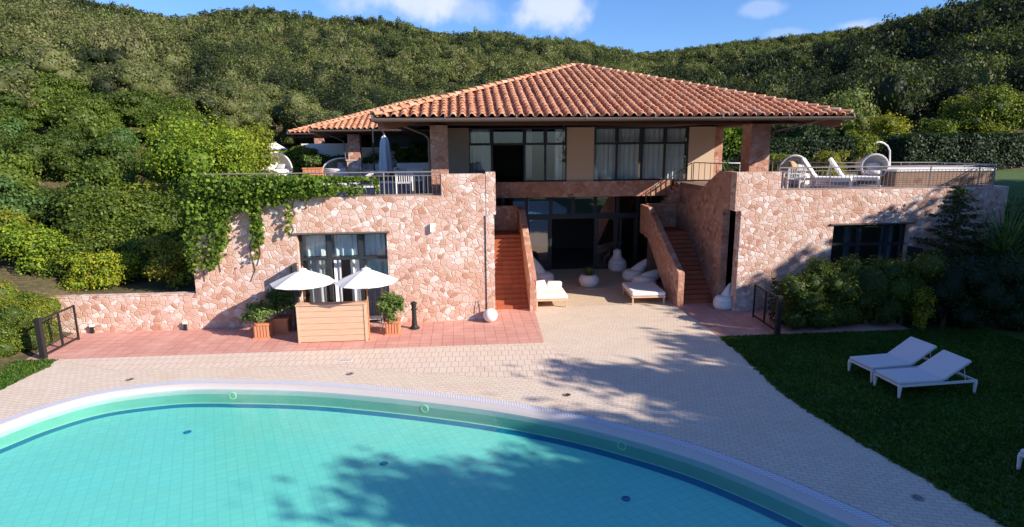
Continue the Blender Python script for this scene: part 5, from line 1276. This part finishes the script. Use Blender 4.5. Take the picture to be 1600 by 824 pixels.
# small chairs and tables on the terraces
def tchair(label, x, y, z, rz, mat='white_metal', seatm='white', group='terrace chairs'):
    t = thing('terrace_chair', label, 'chair', (x, y, z), rz, group)
    for sx_ in (-.28, .28):
        for sy_ in (-.26, .26): b = MB(); b.box(sx_-.02, sx_+.02, sy_-.02, sy_+.02, 0, .82 if sy_ > 0 else .62); b.build('leg', M[mat], t)
    b = MB(); b.cushion(-.26, .26, -.25, .25, .38, .46, .03); b.build('seat', M[seatm], t)
    b = MB()
    b.box(-.26, .26, .25, .275, .78, .82)
    for i in range(7): xx = -.23+i*.077; b.box(xx-.012, xx+.012, .252, .272, .46, .78)
    b.build('backrest', M[mat], t)
    b = MB(); b.box(-.30, -.25, -.24, .24, .60, .63); b.box(.25, .30, -.24, .24, .60, .63); b.build('armrest', M[mat], t); return t
tchair('white slatted armchair behind the left end of the right terrace railing', at(1240, 290, 20.9).x, 20.9, TZ-.05, 2.9)
tchair('white armchair behind the left terrace railing, nearest to the tall column', at(632, 290, 21.4).x, 21.4, TZ-.05, pi+.1, seatm='greyfabric')
q = at(650, 290, 22.6); tchair('white armchair standing farther back behind the left terrace railing', q.x, 22.8, TZ-.05, .2, seatm='mesh_fabric')
tl2 = lounger_proto('pale lounger behind the creeper on the left roof terrace railing', 'loungers on the left roof terrace', 2.0, .8, .36, .5, .6)
tl2.location = (at(500, 290, 21.3).x, 21.3, TZ-.05)
def ltable(label, x, y, z, w, d, h, mat, group=None, rz=0):
    t = thing('low_table', label, 'table', (x, y, z), rz, group); b = MB(); b.box(-w/2, w/2, -d/2, d/2, h-.05, h); b.build('table_top', M[mat], t)
    for sx_ in (-1, 1):
        for sy_ in (-1, 1): b = MB(); b.box(sx_*(w/2-.04)-.02, sx_*(w/2-.04)+.02, sy_*(d/2-.04)-.02, sy_*(d/2-.04)+.02, 0, h-.05); b.build('leg', M[mat], t)
    return t
ltable('low pale table on the left roof terrace between the lounger and the armchairs', at(600, 290, 22).x, 22.2, TZ-.05, 1.0, .6, .42, 'mesh_fabric')
ltable('white table with a thin top on the terrace seen between the two right columns', at(1146, 262, 29).x, 29.3, TZ-.05, 1.4, .8, .72, 'white_plastic')
def sofa(label, x, y, z, rz, w=1.9, mat='plaster_grey'):
    t = thing('outdoor_sofa', label, 'sofa', (x, y, z), rz, 'sofas under the left wing'); b = MB(); b.cushion(-w/2, w/2, -.4, .4, 0, .38, .04); b.build('seat', M[mat], t)
    b = MB(); b.cushion(-w/2, w/2, .38, .58, 0, .75, .05); b.build('backrest', M[mat], t)
    for s in (-1, 1): b = MB(); b.cushion(s*w/2-.09, s*w/2+.09, -.4, .38, .01, .55, .05); b.build('armrest', M[mat], t)
    return t
sofa('pale outdoor sofa in the shade right of the closed parasol', at(650, 275, 33).x, 33.4, TZ-.05, 0, 2.2); sofa('pale outdoor sofa in the shade left of the closed parasol', at(582, 275, 34).x, 34.8, TZ-.05, 0, 1.6)
# closed parasol
q = at(603, 276, 30); t = thing('closed_parasol', 'closed pale parasol hanging folded on the left roof terrace', 'parasol', (q.x, 30, TZ-.05)); zt = at(602, 211, 30).z-TZ+.05; zl = at(603, 270, 30).z-TZ+.05
b = MB(); V = []; F = []; n = 20
for i, (u, r) in enumerate([(0, .03), (.06, .12), (.2, .19), (.5, .23), (.8, .27), (1, .30)]):
    for k_ in range(n): a = 2*pi*k_/n; rr_ = r*(1+.28*(u > .05)*cos(a*5)); V.append((cos(a)*rr_, sin(a)*rr_, zt-(zt-zl)*u))
for i in range(5):
    for k_ in range(n): F.append((i*n+k_, i*n+(k_+1) % n, (i+1)*n+(k_+1) % n, (i+1)*n+k_))
F.append(tuple(range(n))); b.add(V, F); b.build('folded_canopy', M['mesh_fabric'], t, True)
b = MB(); b.tube([(0, 0, 0), (0, 0, zt+.08)], .025, 7); b.lathe([(.3, 0), (.3, .05), (.06, .08)], 16); b.build('pole', M['gutter'], t)
b = MB(); b.tube([(-.55, .1, 0), (-.55, .1, zt+.25), (-.3, .08, zt+.38), (0, 0, zt+.08)], .035, 7); b.build('mast', M['frame'], t)
spiky('potted_palm', 'small palm with arching fronds on the terrace between the right columns', 'plant', at(1135, 255, 27.5).x, 27.5, TZ-.05, 1.5, 46, 'olive_leaf', 9, .03, ('fronds', 'trunk'))
# low stone pillar and planter wall on the left terrace
t = thing('stone_pedestal', 'short sunlit stone pedestal at the foot of the rear column of the left wing', 'pedestal', (-5.75, 33.85, TZ-.05)); b = MB(); b.box(-.38, .38, -.2, .1, 0, .9); b.build('stonework', M['stone'], t); b = MB(); b.box(-.42, .42, -.24, .1, .9, .96); b.build('capstone', M['coping'], t)
# ------------------------------------------------------------------ small fittings in the deck and the pool
def disc(name, label, cat, c, r, mat, mat2, group, rot=None, z=0):
    t = thing(name, label, cat, c, group=group); b = MB(); b.lathe([(r, 0), (r*.97, .012), (r*.7, .014), (r*.68, .004)], 20); o = b.build('ring', M[mat], t)
    b2 = MB(); b2.lathe([(r*.67, .004), (r*.5, .010), (.01, .012)], 16); o2 = b2.build('lens', M[mat2], t)
    if rot is not None: t.rotation_euler = rot
    return t
for (px, py), lb in zip([(203, 594), (547, 585), (886, 618), (1434, 779)], ['leftmost, near the lawn strip', 'between the small drain grate and the pool', 'just touched by the tree shadow', 'nearest, in the shade beside the lawn']):
    p = gz(px, py); disc('deck_light', 'round recessed deck light in the paving, '+lb, 'deck light', (p.x, p.y, .006), .10, 'iron', 'glass_dark', 'recessed deck lights')
p = gz(540, 564); t = thing('drain_grate', 'small pale rectangular drain grate in the beige paving', 'drain', (p.x, p.y, .010)); b = MB(); b.box(-.19, .19, -.09, .09, 0, .006); b.build('frame', M['white_metal'], t); b = MB()
for i in range(8): b.box(-.16+i*.043, -.14+i*.043, -.07, .07, .0065, .010)
b.build('slots', M['iron'], t)
for (px, py), lb in zip([(293, 676), (600, 725), (978, 780)], ['in the bright water on the left', 'in the bright water near the shadow edge', 'in the shaded water on the right']):
    p = gz(px, py, -.445); disc('floor_inlet', 'round dark inlet in the pool floor, '+lb, 'pool inlet', (p.x, p.y, -.442), .085, 'blue_tile', 'blue_tile', 'inlets in the pool floor')
wr = ins(.483)
for (px, py), lb in zip([(368, 617), (663, 633), (980, 685)], ['on the left', 'in the middle', 'in the shaded stretch on the right']):
    p = gz(px, py, -.22); i = min(range(NR), key=lambda j: (wr[j]-Vector((p.x, p.y, 0))).length); tn = (wr[(i+1) % NR]-wr[i-1]).normalized(); nn_ = Vector((tn.y, -tn.x, 0))*_sg
    c = wr[i]; t = disc('pool_light', 'round underwater light in the pool wall, '+lb, 'pool light', (c.x, c.y, -.24), .105, 'pool_edge', 'pool_wall', 'underwater lights'); t.rotation_euler = nn_.to_track_quat('Z', 'Y').to_euler()
